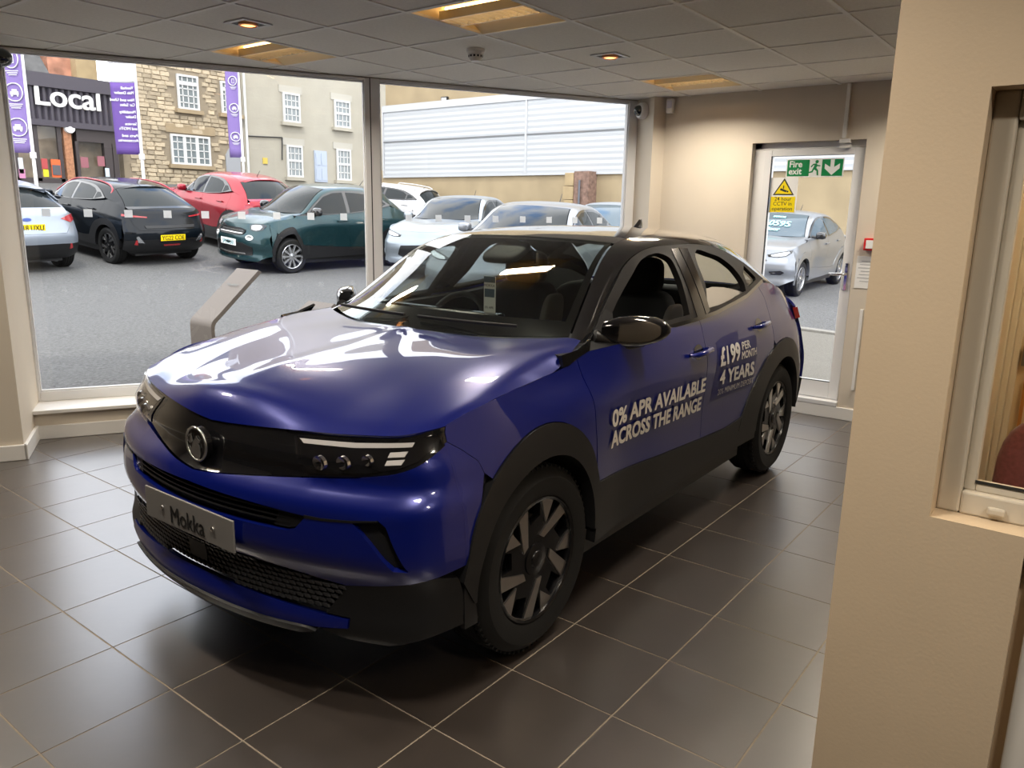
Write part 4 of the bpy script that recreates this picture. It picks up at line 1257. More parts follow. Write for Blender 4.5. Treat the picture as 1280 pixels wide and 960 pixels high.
for sg in (-1, 1):
    wf = hero.panel('window_frame', 'glass', frame, m_gblk if sg > 0 else mat('frame_satin_black', (.012, .011, .011), .42, spec=.2), sgn=sg, holes=[op_f, op_r, op_q], off=.001, gap=.001, flange=.03, step=.025)
    hero.panel('quarter_glass', 'glass', op_q, m_sglass, sgn=sg, off=-.010, gap=-.01, flange=0, step=.03, parent=wf)
    lowered = [(1.46, 1.11), (1.49, 1.165), (1.55, 1.196), (1.66, 1.203), (1.80, 1.192), (1.93, 1.172), (2.04, 1.15), (1.8, 1.12), (1.6, 1.11)]
    if sg < 0:
        lg_ = hero.panel('rear_side_glass', 'glass', lowered, mat('painted_reflection_glass', (.28, .27, .25), .08, coat=1.0), sgn=sg, off=-.022, gap=0, flange=.004, step=.03, parent=wf)  # opaque pale colour stands in for the reflection in the lowered glass
        tm_ = MB(); put_text(tm_, 'mokka', lambda a, b: (1.53 + a, -(hero.G(np.array([1.135 + b + .06 * a]))[0] - .012), 1.135 + b + .06 * a), size=.034, bold=.001); hero.mesh('glass_lettering', tm_, m_ink, parent=wf)
    else:
        hero.panel('front_side_glass', 'glass', op_f, m_sglass, sgn=sg, off=-.015, gap=-.012, flange=0, step=.05, parent=wf)
        hero.panel('rear_side_glass', 'glass', op_r, m_sglass, sgn=sg, off=-.015, gap=-.012, flange=0, step=.05, parent=wf)
    strip = [(x, hero.belt(x) + .012) for x in (.55, .7, .9, 1.076, 1.36, 1.532, 1.75, 2.005, 2.2, 2.352)] + [(x, hero.belt(x) - .004) for x in (2.352, 2.2, 2.005, 1.75, 1.532, 1.36, 1.076, .9, .7, .55)]
    hero.panel('belt_trim', 'glass', strip, m_gblk, sgn=sg, off=.006, gap=0, flange=.01, step=.03)
    bp_ = [(1.285, 1.085), (1.372, 1.40), (1.395, 1.405), (1.395, 1.09)]
    bp2 = [(1.405, 1.09), (1.405, 1.405), (1.565, 1.40), (1.47, 1.12), (1.43, 1.09)]
    hero.panel('pillar_cover', 'glass', [(1.318, 1.085), (1.392, 1.395), (1.468, 1.40), (1.405, 1.085)], m_gblk, sgn=sg, off=.005, gap=0, flange=.008, step=.03)
    hero.panel('pillar_cover', 'glass', [(1.415, 1.09), (1.478, 1.40), (1.562, 1.395), (1.468, 1.105)], m_gblk, sgn=sg, off=.005, gap=0, flange=.008, step=.03)
    # cowl corner trim, mirror triangle
    hero.panel('wing_corner_trim', 'side', [(.195, 1.01), (.20, 1.052), (.30, 1.06), (.40, 1.09), (.37, 1.05), (.285, 1.03), (.23, 1.012)], m_gblk, sgn=sg, off=.004, gap=0, step=.02)
    hero.panel('mirror_triangle', 'glass', [(.50, 1.062), (.555, 1.092), (.68, 1.172), (.715, 1.15), (.67, 1.072)], m_clad, sgn=sg, off=.006, gap=0, step=.025)
    # door mirror
    mr_ = MB()
    rows = []
    for i in range(13):
        v = i / 12; row = []
        # cross-sections from inner end (v=0) to outer tip (v=1)
        y = .775 + .185 * v; sc = math.sin(math.acos(min(1, abs(2 * v - .78) / 1.24)) if v > .39 else PI / 2 * (.55 + .45 * v / .39))
        for k in range(24):
            a = 2 * PI * k / 24; e = .62
            cxx, czz = math.copysign(abs(math.cos(a)) ** e, math.cos(a)), math.copysign(abs(math.sin(a)) ** e, math.sin(a))
            fx_ = (.085 if cxx < 0 else .055)
            row.append((.600 + fx_ * cxx * sc + .17 * v, sg * y, 1.092 + .064 * czz * sc + .004 * v))
        rows.append(row + [row[0]])
    mr_.grid(rows); mr_.add(rows[0][:-1], [tuple(range(24))]); mr_.add(rows[-1][:-1], [tuple(range(24))[::-1]])
    mo = hero.mesh('door_mirror', mr_, m_gblk, smooth=50, fix=True)
    ms = MB().tube([(.53, sg * .745, 1.075), (.58, sg * .79, 1.056), (.63, sg * .83, 1.042), (.70, sg * .88, 1.040)], [.030, .030, .026, .012], 12); hero.mesh('mirror_arm', ms, m_clad, parent=mo, smooth=60)
    # handles
    for hx, hz in ((1.285, .928), (2.135, .968)):
        S_ = lambda x, z: float(hero.S(np.array([x]), np.array([z]))[0])
        cup = hero.panel('handle_cup', 'side', [(hx + .055 * math.cos(a), hz + .036 * math.sin(a)) for a in np.linspace(0, 2 * PI, 22)[:-1]], m_gblk, sgn=sg, off=.0015, gap=0, flange=0, step=.02)
        hb = MB().tube([(hx - .105, sg * (S_(hx - .1, hz) + .004), hz - .003), (hx - .08, sg * (S_(hx - .08, hz) + .026), hz - .002), (hx, sg * (S_(hx, hz) + .034), hz), (hx + .09, sg * (S_(hx + .09, hz) + .028), hz + .004), (hx + .115, sg * (S_(hx + .11, hz) + .004), hz + .005)], [.008, .013, .014, .014, .008], 10)
        hero.mesh('door_handle', hb, m_blue, smooth=60)

# shark fin aerial
sf = MB(); P = []
for i in range(9):
    u = i / 8; w_ = .024 * (1 - u) ** .6 + .001; l0, l1 = 2.20 + .10 * u ** .8, 2.345 - .01 * u
    P.append([(l0 + (l1 - l0) * t, w_ * math.sin(PI * min(max(t, .02), 1)) ** .6 * s, 1.466 + .062 * u) for s in (-1, 1) for t in (np.linspace(0, 1, 7) if s < 0 else np.linspace(1, 0, 7))])
sf.grid([r + [r[0]] for r in P]); sf.add(P[-1], [tuple(range(len(P[-1])))])
hero.mesh('roof_aerial', sf, m_gblk, smooth=50, fix=True)

# door lettering
def door_text(mb, s, x, z, size, width=None, slope=0.0, bold=0.0):
    if bold:
        for dx_ in (-1, 0, 1):
            for dz_ in (-1, 0, 1): door_text(mb, s, x + dx_ * bold * .9, z + dz_ * bold * .9, size, width, slope)
        return
    v, f = text_mesh(s, size=size)
    k = (width / (v[:, 0].max() - v[:, 0].min())) if width else 1.0
    q = np.stack([x + v[:, 0] * k - .20 * v[:, 1], z + v[:, 1] + slope * v[:, 0] * k], 1)
    y = hero.S(q[:, 0], q[:, 1])
    mb.add([(a, -(c + .008), b) for (a, b), c in zip(q, y)], f)
fd_, rd_ = hero.doors[0], hero.rdoors[0]
t = MB(); door_text(t, '0% APR AVAILABLE', .458, .742, .098, .925, -.02, .0032); door_text(t, 'ACROSS THE RANGE', .472, .652, .098, .905, -.025, .0032); hero.mesh('door_lettering', t, m_label, parent=fd_)
hero.panel('price_label', 'side', [(1.505, .645), (1.505, .945), (1.60, .965), (1.80, .972), (1.80, .925), (2.05, .925), (2.05, .640)], m_lblue, sgn=-1, off=.0012, gap=0, flange=0, step=.03, parent=rd_)
t = MB()
door_text(t, '\u00a3199', 1.535, .826, .130, .25, 0, .0042); door_text(t, 'PER', 1.815, .872, .058, .115, 0, .0012); door_text(t, 'MONTH', 1.815, .822, .058, .215, -.01, .0012)
door_text(t, '4 YEARS', 1.568, .724, .104, .455, -.03, .0032); door_text(t, '20% MINIMUM DEPOSIT', 1.565, .668, .046, .470, -.02, .0004)
hero.mesh('door_lettering', t, m_label, parent=rd_)

# cabin
dsh = MB()
prof = [(.28, 1.03), (.60, 1.045), (.80, 1.03), (.86, .98), (.84, .86), (.78, .70), (.5, .60), (.3, .6)]
dsh.prism(prof, lambda a, b: (a, -.74, b), lambda a, b: (a, .74, b)); hero.mesh('dashboard', dsh, m_dark, bevel=.01)
hero.mesh('screen_binnacle', MB().box(.74, .80, -.10, .62, 1.02, 1.085), m_gblk, bevel=.01)
sw = MB(); cn = Vector((.98, .37, .965)); ux, uz = Vector((0, 1, 0)), Vector((.42, 0, .91))
sw.tube([cn + ux * (.182 * math.cos(a)) + uz * (.175 * math.sin(a)) for a in np.linspace(0, 2 * PI, 36)[:-1]], .016, 10, closed=True)
for a in (0, PI, -PI / 2): sw.tube([cn + Vector((-.02, 0, 0)), cn + ux * (.18 * math.cos(a)) + uz * (.17 * math.sin(a))], .016, 8)
sw.tube([cn, cn + Vector((-.2, 0, -.1))], .04, 10); hero.mesh('steering_wheel', sw, m_dark, smooth=60)
for sy in (-1, 1):
    st_ = hero.mesh('front_seat', cushion(.52, .52, .16, .45, fn=lambda x, y, z: (1.20 + x, sy * .37 + y, .50 + z)), m_seatf, smooth=60)
    hero.mesh('seat_back', cushion(.16, .50, .66, .45, fn=lambda x, y, z: (1.50 + x + .25 * (z + .2), sy * .37 + y * (1 - .18 * (z + .3)), .84 + z)), m_seatf, parent=st_, smooth=60)
    hero.mesh('headrest', cushion(.11, .27, .20, .5, fn=lambda x, y, z: (1.62 + x, sy * .37 + y, 1.24 + z)), m_seatf, parent=st_, smooth=60)
    hero.mesh('seat_wing', cushion(.20, .05, .50, .5, fn=lambda x, y, z: (1.45 + x + .25 * (z + .2), sy * .37 - .245 + y, .86 + z)), m_seatg, parent=st_, smooth=60)
hero.mesh('rear_bench', cushion(.20, 1.30, .62, .4, fn=lambda x, y, z: (2.30 + x + .3 * z, y, .82 + z)), m_seatf, smooth=60)
hero.mesh('cabin_floor', MB().box(.3, 2.9, -.78, .78, .30, .36), m_dark)
for sy in (-1, 1):
    hero.mesh('door_card', MB().prism([(.55, .36), (1.95, .36), (1.95, 1.110), (1.53, 1.076), (1.0, 1.060), (.7, 1.050), (.55, 1.04)], lambda a, b: (a, sy * .735, b), lambda a, b: (a, sy * .800, b)), m_dark, fix=True)
    hero.mesh('rear_trim', MB().prism([(2.0, .36), (2.95, .36), (2.95, 1.06), (2.6, 1.165), (2.352, 1.195), (2.0, 1.150)], lambda a, b: (a, sy * .68, b), lambda a, b: (a, sy * .745, b)), m_dark, fix=True)
hero.mesh('tailgate_lining', MB().box(2.915, 2.93, -.63, .63, .40, 1.112), m_dark)
hero.mesh('parcel_shelf', MB().box(2.42, 2.91, -.62, .62, 1.02, 1.05), m_dark)
hm = MB(); hm.box(.985, 1.02, -.13, .13, 1.31, 1.375); mo = hero.mesh('rear_view_mirror', hm, m_gblk, bevel=.012)
hero.mesh('sensor_housing', cushion(.18, .22, .05, .6, fn=lambda x, y, z: (.93 + x, y, 1.365 + z + .42 * x)), m_dark, parent=mo, smooth=60)
cd = MB(); cd.box(.80, .802, -.035, .035, 1.06, 1.255); co = hero.mesh('price_card', cd, m_signw)
hero.mesh('card_print', MB().box(.7985, .7995, -.034, .034, 1.225, 1.254).box(.7985, .7995, -.030, .030, 1.155, 1.195), mat('card_print', (.08, .12, .16), .6), parent=co)
ct_ = MB(); put_text(ct_, 'MOKKA', lambda a, b: (.798, -a, 1.205 + b), size=.018, align='CENTER'); put_text(ct_, '0% APR', lambda a, b: (.798, -a, 1.10 + b), size=.016, align='CENTER'); hero.mesh('card_lettering', ct_, m_ink, parent=co)
# wipers
for y0, y1, x0 in ((.04, .50, .0), (-.52, -.04, .0)):
    wpr = MB().tube([(.26 + .24 * abs(y) ** 2.2, y, 1.078 + .04) for y in np.linspace(y0, y1, 8)], .007, 6); hero.mesh('wiper', wpr, m_clad, smooth=60)

hero.tail(m_blue, m_clad, mat('tail_lamp_red', (.35, .01, .015), .1, coat=1.0), lampshape=[[(.44, .955), (.82, .995), (.845, .93), (.80, .90), (.44, .925)]])
hero_wheel = wheel_proto()
hero.wheels(None, None, hero_wheel)
# ================================================================== OUTSIDE
HY, HZ = [-6, 0, 2, 4.4, 8, 12.7, 15.1, 20, 28, 45], [-.24, -.20, -.15, -.02, .15, .26, .46, 1.05, 2.15, 4.0]


def gz(x, y): return .02 * (x - 6) + float(herm(HY, HZ, np.array([y]))[0])


def ground_px(u, v):
    d = ray(u, v); lo, hi = 2.0, 80.0
    for _ in range(60):
        m_ = (lo + hi) / 2; p = d * m_
        if EYE + p.z > gz(p.x, p.y): lo = m_
        else: hi = m_
    p = d * lo; return Vector((p.x, p.y, gz(p.x, p.y)))


m_tar = mat('tarmac', (.098, .098, .097), .85, noise=(34, .5, 10), bump=(60, .6, .02))
m_grav = mat('pale_gravel', (.15, .14, .12), .95, noise=(70, .35, 6), bump=(90, .8, .02))
m_pave = mat('concrete_paving', (.19, .155, .10), .9, noise=(9, .15, 5))
m_kerb = mat('kerb_stone', (.20, .19, .17), .85, noise=(20, .12, 4))
xs = np.concatenate([np.arange(-14, 30.1, 1.0), [38, 48]]); ys = np.concatenate([np.arange(-5, 31.1, 1.0), [36, 44]])
gm = MB(); idx = {}
for i, x in enumerate(xs):
    for j, y in enumerate(ys):
        s = -((x - W0.x) * WN.x + (y - W0.y) * WN.y)
        inside_b = (s < .35 and x < XDW + .3)
        zz = gz(x, y) if not inside_b else min(gz(x, y), -.16)
        idx[i, j] = len(gm.v); gm.v.append((x, y, zz))
for i in range(len(xs) - 1):
    for j in range(len(ys) - 1): gm.f.append((idx[i, j], idx[i + 1, j], idx[i + 1, j + 1], idx[i, j + 1]))
yard = gm.build('ground', m_tar, kind='structure', smooth=60)


def patch(name, m, pts, lift, parent=None, th=.05, nx=8):
    """paving patch that follows the ground; pts: plan quad"""
    P = [[None] * (nx + 1) for _ in range(nx + 1)]; a, b, c, d = [Vector((*q, 0)) for q in pts]
    for i in range(nx + 1):
        for j in range(nx + 1):
            u, v = i / nx, j / nx
            q = a * (1 - u) * (1 - v) + b * u * (1 - v) + c * u * v + d * (1 - u) * v
            P[i][j] = (q.x, q.y, gz(q.x, q.y) + lift)
    return MB().grid(P).build(name, m, parent, solid=th, kind='structure' if parent is None else None)


patch('paving', m_pave, [(6.46, .2), (7.7, .2), (7.7, 3.1), (6.46, 3.1)], .012)
patch('gravel_bed', m_grav, [(7.7, -1.0), (11.2, -.6), (10.4, 4.4), (7.7, 3.8)], .012)
for k in range(9):
    y0 = -1.0 + k * .62
    kx = lambda y: 11.25 - .16 * (y + .6)
    k_ = MB(); q = [(kx(y0), y0), (kx(y0) + .14, y0), (kx(y0 + .6) + .14, y0 + .6), (kx(y0 + .6), y0 + .6)]
    k_.prism(q, lambda a, b: (a, b, gz(a, b) - .05), lambda a, b: (a, b, gz(a, b) + .09))
    ko = k_.build('kerb_stone', m_kerb, yard, bevel=.01)

# ------------------------------------------------------------------ panel clad wall closing the yard (plane x = 20)
XP = 20.0
m_rend = mat('beige_render', (.34, .265, .16), .9, noise=(1.3, .16, 6), bump=(25, .2, .01))
m_shut = mat('white_profiled_sheet', (.43, .445, .46), .5)
m_shut2 = mat('white_flashing', (.45, .46, .47), .5)
yl = at_x(481, 200, XP).y; zb = 2.74; yr = -2.0
ztop = at_x(481, 141, XP).z
w_ = MB().box(XP + .02, XP + .5, yr, yl + .6, -.4, zb + .2).build('wall_yard', m_rend, kind='structure')
cl = thing('cladding_wall', 'white profiled metal cladding above the beige yard wall', 'cladding', (XP, 0, zb))
zt = ztop - zb; zm = at_x(481, 178, XP).z - zb
ydiv = at_x(658, 180, XP).y; ydiv2 = ydiv - (yl - ydiv)
for (a, b) in ((yl, ydiv), (ydiv, ydiv2), (ydiv2, yr)):
    for (c, d) in ((0.0, zm), (zm, zt)):
        s_ = MB(); n = int((d - c) / .16)
        for k in range(n):
            z0 = c + (d - c) * k / n; z1 = c + (d - c) * (k + 1) / n; zm_ = (z0 + z1) / 2
            s_.add([(-.02, a - .02, z0), (-.02, b + .02, z0), (-.030, b + .02, zm_), (-.030, a - .02, zm_), (-.02, b + .02, z1), (-.02, a - .02, z1)], [(0, 3, 2, 1), (3, 5, 4, 2)])
        s_.build('panel', m_shut, cl)
MB().box(-.06, .1, yr, yl, zt, zt + .22).build('top_flashing', m_shut2, cl); MB().box(-.05, .06, yr, yl, -.06, .0).build('bottom_flashing', m_shut2, cl)
MB().box(-.012, .1, yr, yl, 0, zt).build('backing', m_shut2, cl); MB().box(-.052, -.01, yr, yl, zm - .02, zm + .02).build('panel_joint', mat('joint_grey', (.16, .165, .17), .6), cl)
for y in (ydiv, ydiv2): MB().box(-.055, -.01, y - .04, y + .04, 0, zt).build('cover_strip', m_shut2, cl)
MB().box(-.05, .06, yl, yl + .06, -.06, zt + .2).build('end_flashing', m_shut2, cl)
up = MB().box(XP + 3.0, XP + 3.4, 4, at_x(482, 120, XP + 3).y, 0, 11).build('rendered_building', m_rend); tag(up, 'tall beige rendered building rising behind the white cladding', 'building')
fl = thing('floodlight', 'small black floodlight on the beige building wall', 'floodlight', at_x(557, 126, XP + 2.98))
MB().box(-.10, 0, -.16, .16, -.14, .14).build('housing', m_black, fl, bevel=.01); MB().box(-.105, -.10, -.12, .12, -.10, .10).build('lamp_glass', m_signw, fl)
pa, pb, pc = at_x(706, 240, 19.55).y, at_x(717, 240, 19.55).y, at_x(735, 240, 19.55).y
m_brick = mat('weathered_brick', (.20, .125, .095), .9, noise=(9, .5, 6), bump=(20, .6, .03))
m_quoin = mat('sandstone', (.36, .27, .15), .9, noise=(4, .15, 5))
pier = thing('brick_pier', 'old brick pier with sandstone quoins below the white cladding', 'pier', (19.6, 0, .3))
MB().box(-.05, .40, pc, pb, -.3, 2.45).build('brick_face', m_brick, pier)
for k in range(7):
    MB().box(-.08, .40, pb + .01, pa + (.05 if k % 2 else 0), -.3 + k * .39, .07 + k * .39).build('quoin_stone', m_quoin, pier, bevel=.01)
MB().tube([(-.10, pb - .22, -.3), (-.10, pb - .22, 2.2)], .03, 8).build('drain_pipe', mat('pipe_grey', (.12, .13, .15), .5), pier)

# ------------------------------------------------------------------ street facades (plane y = 28)
YF = 28.0
fp = lambda u, v: at_y(u, v, YF)
m_stoneb = mat('stone_mortar', (.25, .205, .145), .95, noise=(2, .15, 5), bump=(20, .3, .02))
m_stone = mat('rubble_stone', (.42, .345, .24), .9, noise=(5, .22, 5), bump=(12, .5, .02), objrand=.28)
m_lintel = mat('stone_lintel', (.30, .23, .14), .85, noise=(3, .1, 4))
m_pale = mat('painted_brick', (.36, .335, .275), .9, noise=(1.5, .07, 5), bump=(9, .35, .02))
m_winw = mat('white_window_timber', (.60, .60, .59), .5)
m_wing = mat('house_window_glass', (.16, .19, .20), .08, spec=.8)
m_slate = mat('roof_slate', (.14, .14, .14), .8, noise=(6, .3, 5))
gbase = .0


def facade_window(root, u0, v0, u1, v1, cols, rows, split=None, mull=(), name='window'):
    a, b = fp(u0, v0), fp(u1, v1); x0, x1, z1, z0 = a.x, b.x, a.z, b.z
    f = MB(); fw_ = .07
    f.box(x0, x1, YF - .10, YF - .02, z0, z0 + fw_); f.box(x0, x1, YF - .10, YF - .02, z1 - fw_, z1); f.box(x0, x0 + fw_, YF - .10, YF - .02, z0 + fw_, z1 - fw_); f.box(x1 - fw_, x1, YF - .10, YF - .02, z0 + fw_, z1 - fw_)
    w_o = f.build(name, m_winw, root)
    for m_ in mull: MB().box(x0 + (x1 - x0) * m_ - .06, x0 + (x1 - x0) * m_ + .06, YF - .09, YF - .02, z0 + fw_, z1 - fw_).build('mullion', m_winw, w_o)
    if split: MB().box(x0 + fw_, x1 - fw_, YF - .09, YF - .02, z0 + (z1 - z0) * split - .045, z0 + (z1 - z0) * split + .045).build('transom', m_winw, w_o)
    gb = MB()
    for k in range(1, cols): gb.box(x0 + (x1 - x0) * k / cols - .017, x0 + (x1 - x0) * k / cols + .017, YF - .07, YF - .03, z0 + fw_, z1 - fw_)
    for k in range(1, rows): gb.box(x0 + fw_, x1 - fw_, YF - .07, YF - .03, z0 + (z1 - z0) * k / rows - .017, z0 + (z1 - z0) * k / rows + .017)
    gb.build('glazing_bars', m_winw, w_o)
    MB().box(x0 + .02, x1 - .02, YF - .05, YF - .035, z0 + .02, z1 - .02).build('pane', m_wing, w_o)
    MB().box(x0 - .12, x1 + .12, YF - .16, YF - .001, z0 - .14, z0).build('sill', m_lintel if root is stone_h else m_pale, w_o)
    return (x0, x1, z0, z1)


# stone house
sx0, sx1 = fp(150, 150).x, fp(303, 150).x
stone_h = thing('stone_house', 'old two storey stone house with white cottage windows across the street', 'building', (0, 0, 0))
MB().box(sx0, sx1, YF, YF + .4, 0, 9.5).build('wall', m_stoneb, stone_h)
MB().box(sx0, sx1, YF + .2, YF + 7, 9.3, 9.5).build('roof', m_slate, stone_h)
holes_ = [facade_window(stone_h, 219, 92, 248.5, 139, 4, 5, .74), facade_window(stone_h, 274, 101, 299, 144, 4, 5, .74), facade_window(stone_h, 211.5, 167, 263, 208, 6, 4, None, (.34, .66))]
ax0, ax1 = fp(282, 200).x, fp(300, 200).x
ad = MB(); az = fp(290, 183).z
ad.prism([(ax0, 1.5), (ax1, 1.5), (ax1, az - .35), (ax1 - .15, az - .1), ((ax0 + ax1) / 2, az), (ax0 + .15, az - .1), (ax0, az - .35)], lambda a, b: (a, YF - .04, b), lambda a, b: (a, YF + .02, b)); ad.build('arched_door', mat('grey_door_paint', (.30, .31, .33), .5), stone_h, fix=True)
for (u0, v0, u1, v1) in ((206, 158, 268, 167),):
    a, b = fp(u0, v0), fp(u1, v1); MB().box(a.x, b.x, YF - .05, YF - .001, (a.z + b.z) / 2 - .14, (a.z + b.z) / 2 + .16).build('lintel', m_lintel, stone_h)
# single facing stones
stone_me = []
for k in range(8):
    h_, l_ = .5, .5; q = []
    for (a, b) in ((-l_, -h_), (0, -h_), (l_, -h_), (l_, 0), (l_, h_), (0, h_), (-l_, h_), (-l_, 0)): q.append((a + random.uniform(-.05, .05), b + random.uniform(-.07, .07)))
    m_ = MB(); n = len(q)
    back_ = [(a, 0, b) for a, b in q]; fr_ = [(a * .86, -1, b * .82) for a, b in q]
    m_.add(back_ + fr_, [tuple(range(n, 2 * n))] + [(i, (i + 1) % n, n + (i + 1) % n, n + i) for i in range(n)])
    me = m_.mesh('facing_stone'); me.materials.append(m_stone); stone_me.append(me)
cnt = 0; z = fp(200, 228).z - .1; rest = MB()
while z < fp(250, 70).z + .6:
    ch_ = random.uniform(.125, .17); x = sx0 + random.uniform(-.2, 0)
    while x < sx1:
        l_ = random.uniform(.24, .48); cx, cz = x + l_ / 2, z + ch_ / 2
        bad = cx + l_ / 2 > sx1 or cx - l_ / 2 < sx0 or (ax0 - .15 < cx < ax1 + .15 and cz < az + .1)
        for (a, b, c, d) in holes_:
            if a - .05 - l_ / 2 < cx < b + .05 + l_ / 2 and c - .22 < cz < d + .08: bad = True
        u, v, _ = to_px((cx, YF, cz))
        if not bad and v > 60:
            hide = u < 176 or (286 < u < 305 and v < 198)
            if cnt < 300 and not hide:
                o = link('facing_stone', random.choice(stone_me), m_stone, stone_h, loc=(cx, YF - .001, cz)); o.scale = (l_ * .95, random.uniform(.02, .055), ch_ * .93); cnt += 1
            else: rest.box(cx - l_ * .46, cx + l_ * .46, YF - .035, YF, cz - ch_ * .44, cz + ch_ * .44)
        x += l_
    z += ch_
if rest.v: rest.build('facing_stones_rest', m_stone, stone_h, kind='stuff')

# pale painted house
pale = thing('painted_house', 'pale painted brick house with sash windows and a light blue door', 'building', (0, 0, 0))
px0, px1 = sx1 + .02, fp(492, 150).x
MB().box(px0, px1, YF, YF + .4, 0, 11).build('wall', m_pale, pale)
for (u0, v0, u1, v1) in ((352, 115, 374.5, 154.5), (416.5, 124.5, 437, 161), (357, 181, 378, 222), (419.5, 186, 438, 226)):
    facade_window(pale, u0, v0, u1, v1, 4, 4, .52, name='sash_window')
    a, b = fp(u0, v0), fp(u1, v1); MB().box(a.x - .15, b.x + .15, YF - .03, YF, a.z, a.z + .28).build('lintel', mat('pale_lintel', (.40, .38, .33), .9), pale)
a, b = fp(392, 188), fp(408.5, 228); dd_ = MB().box(a.x, b.x, YF - .06, YF, b.z, a.z).build('door', mat('pale_blue_door', (.36, .41, .50), .5), pale)
for c_ in (.08, .54):
    for e_ in (.06, .54):
        w_, h_ = b.x - a.x, a.z - b.z; MB().box(a.x + w_ * c_, a.x + w_ * (c_ + .38), YF - .075, YF - .06, b.z + h_ * e_, b.z + h_ * (e_ + .38)).build('door_panel', MATS['pale_blue_door'], dd_)
a, b = fp(328, 197), fp(334, 205); MB().box(a.x, b.x, YF - .04, YF, b.z, a.z).build('yellow_plaque', mat('plaque_yellow', (.55, .42, .08), .6), pale)
cb = MB(); 
for (q0, q1) in (((308, 170), (352, 172)), ((352, 172), (352, 200))):
    cb.tube([fp(*q0) - Vector((0, .04, 0)), fp(*q1) - Vector((0, .04, 0))], .025, 6)
cb.build('wall_cable', m_black, pale)
dpx = fp(307, 170); MB().tube([(dpx.x, YF - .08, 2), (dpx.x, YF - .08, 10)], .05, 8).build('downpipe', mat('pipe_white', (.62, .62, .60), .5), pale, smooth=60)
# narrow house end seen beside the window post
far = thing('blue_window_house', 'narrow beige house end with a light blue window beside the white cladding', 'building', (0, 0, 0))
fq = lambda u, v: at_y(u, v, 31.0)
MB().box(fq(470, 150).x, fq(520, 150).x, 31, 31.4, 0, 11).build('wall', m_rend, far)
a, b = fq(475, 123), fq(481, 158); MB().box(a.x, b.x, 30.9, 31, b.z, a.z).build('window', mat('blue_window', (.45, .60, .75), .2), far); MB().box(a.x - .1, b.x + .1, 30.85, 31, a.z, a.z + .5).build('dark_eave', m_slate, far)

# shop with dark fascia
YS = 27.6
fs_ = lambda u, v: at_y(u, v, YS)
shop = thing('corner_shop', 'shop with dark ribbed fascia and white lettering over glazed shopfront', 'shop', (0, 0, 0))
m_fas = mat('dark_purple_fascia', (.055, .048, .062), .55); m_fas2 = mat('dark_brown_frame', (.045, .035, .035), .5)
x0, x1 = fs_(-40, 150).x, min(fs_(148, 150).x, sx0 - .02); zf0, zf1 = fs_(95, 156).z, fs_(95, 97).z
MB().box(x0, x1, YS + .06, YS + .5, zf0, zf1).build('fascia_board', m_fas, shop)
MB().box(x0, x1, YS - .12, YS + .5, zf1 - .42, zf1).build('fascia_cap', m_fas, shop); MB().box(x0, x1, YS - .12, YS + .3, zf0 - .12, zf0 + .06).build('fascia_base', m_fas, shop)
n_r = int((x1 - x0) / .19)
for k in range(n_r): MB().prism([(-.085, 0), (.085, 0), (.035, -.09), (-.035, -.09)], lambda a, b, k=k: (x0 + .1 + k * .19 + a, YS + .06 + b, zf0 + .05), lambda a, b, k=k: (x0 + .1 + k * .19 + a, YS + .06 + b, zf1 - .4)).build('fascia_rib', m_fas, shop)
lt = MB(); la_, lb_ = fs_(43.5, 130), fs_(124.5, 137)
v, f = text_mesh('Local', size=1.0, bold=.012, res=6); sxx = (lb_.x - la_.x) / (v[:, 0].max() - v[:, 0].min()); szz = (fs_(45, 103).z - fs_(45, 131).z) / .73
lt.add([(la_.x + (p[0] - v[:, 0].min()) * sxx, YS - .10, la_.z + p[1] * szz) for p in v], f); n0 = len(v)
lt.add([(la_.x + (p[0] - v[:, 0].min()) * sxx, YS - .04, la_.z + p[1] * szz) for p in v], [q[::-1] for q in f])
lt.build('fascia_lettering', m_signw, shop)
zg = gz(8, 27)
MB().box(x0, x1, YS + .6, YS + .8, 0, zf0 + .2).build('back_wall', mat('shop_interior', (.32, .24, .16), .8, noise=(2, .5, 4)), shop)
a, b = fs_(78, 158), fs_(95, 232); bk = MB().box(a.x, b.x, YS - .02, YS + .3, zg - .5, zf0).build('brick_pillar', mat('orange_brick', (.36, .17, .09), .9, noise=(14, .4, 4)), shop)
ws_ = fs_(40, 226).z; MB().box(x0, a.x, YS, YS + .3, zg - 1.0, ws_).build('stall_riser', m_fas2, shop)
sf_ = MB(); sf_.box(x0, a.x, YS, YS + .1, ws_, ws_ + .1); 
for u in (20, 47, 76): xx = fs_(u, 190).x; sf_.box(xx - .06, xx + .06, YS, YS + .1, ws_, zf0)
sf_.build('shop_window_frame', m_fas2, shop)
MB().box(x0, a.x, YS + .04, YS + .06, ws_, zf0).build('shop_window_pane', m_pane, shop)
en0, en1 = fs_(95, 165), fs_(146, 165); ef = MB()
zh = fs_(115, 178).z; ef.box(en0.x, en1.x, YS, YS + .25, zh, zf0)
for u, w in ((97, .10), (136, .28), (144, .2)): xx = fs_(u, 190).x; ef.box(xx - w / 2, xx + w / 2, YS, YS + .2, zg - 1, zh)
ef.build('entrance_frame', m_fas2, shop); MB().box(en0.x, en1.x, YS + .1, YS + .12, zg - 1, zh).build('entrance_pane', m_pane, shop)
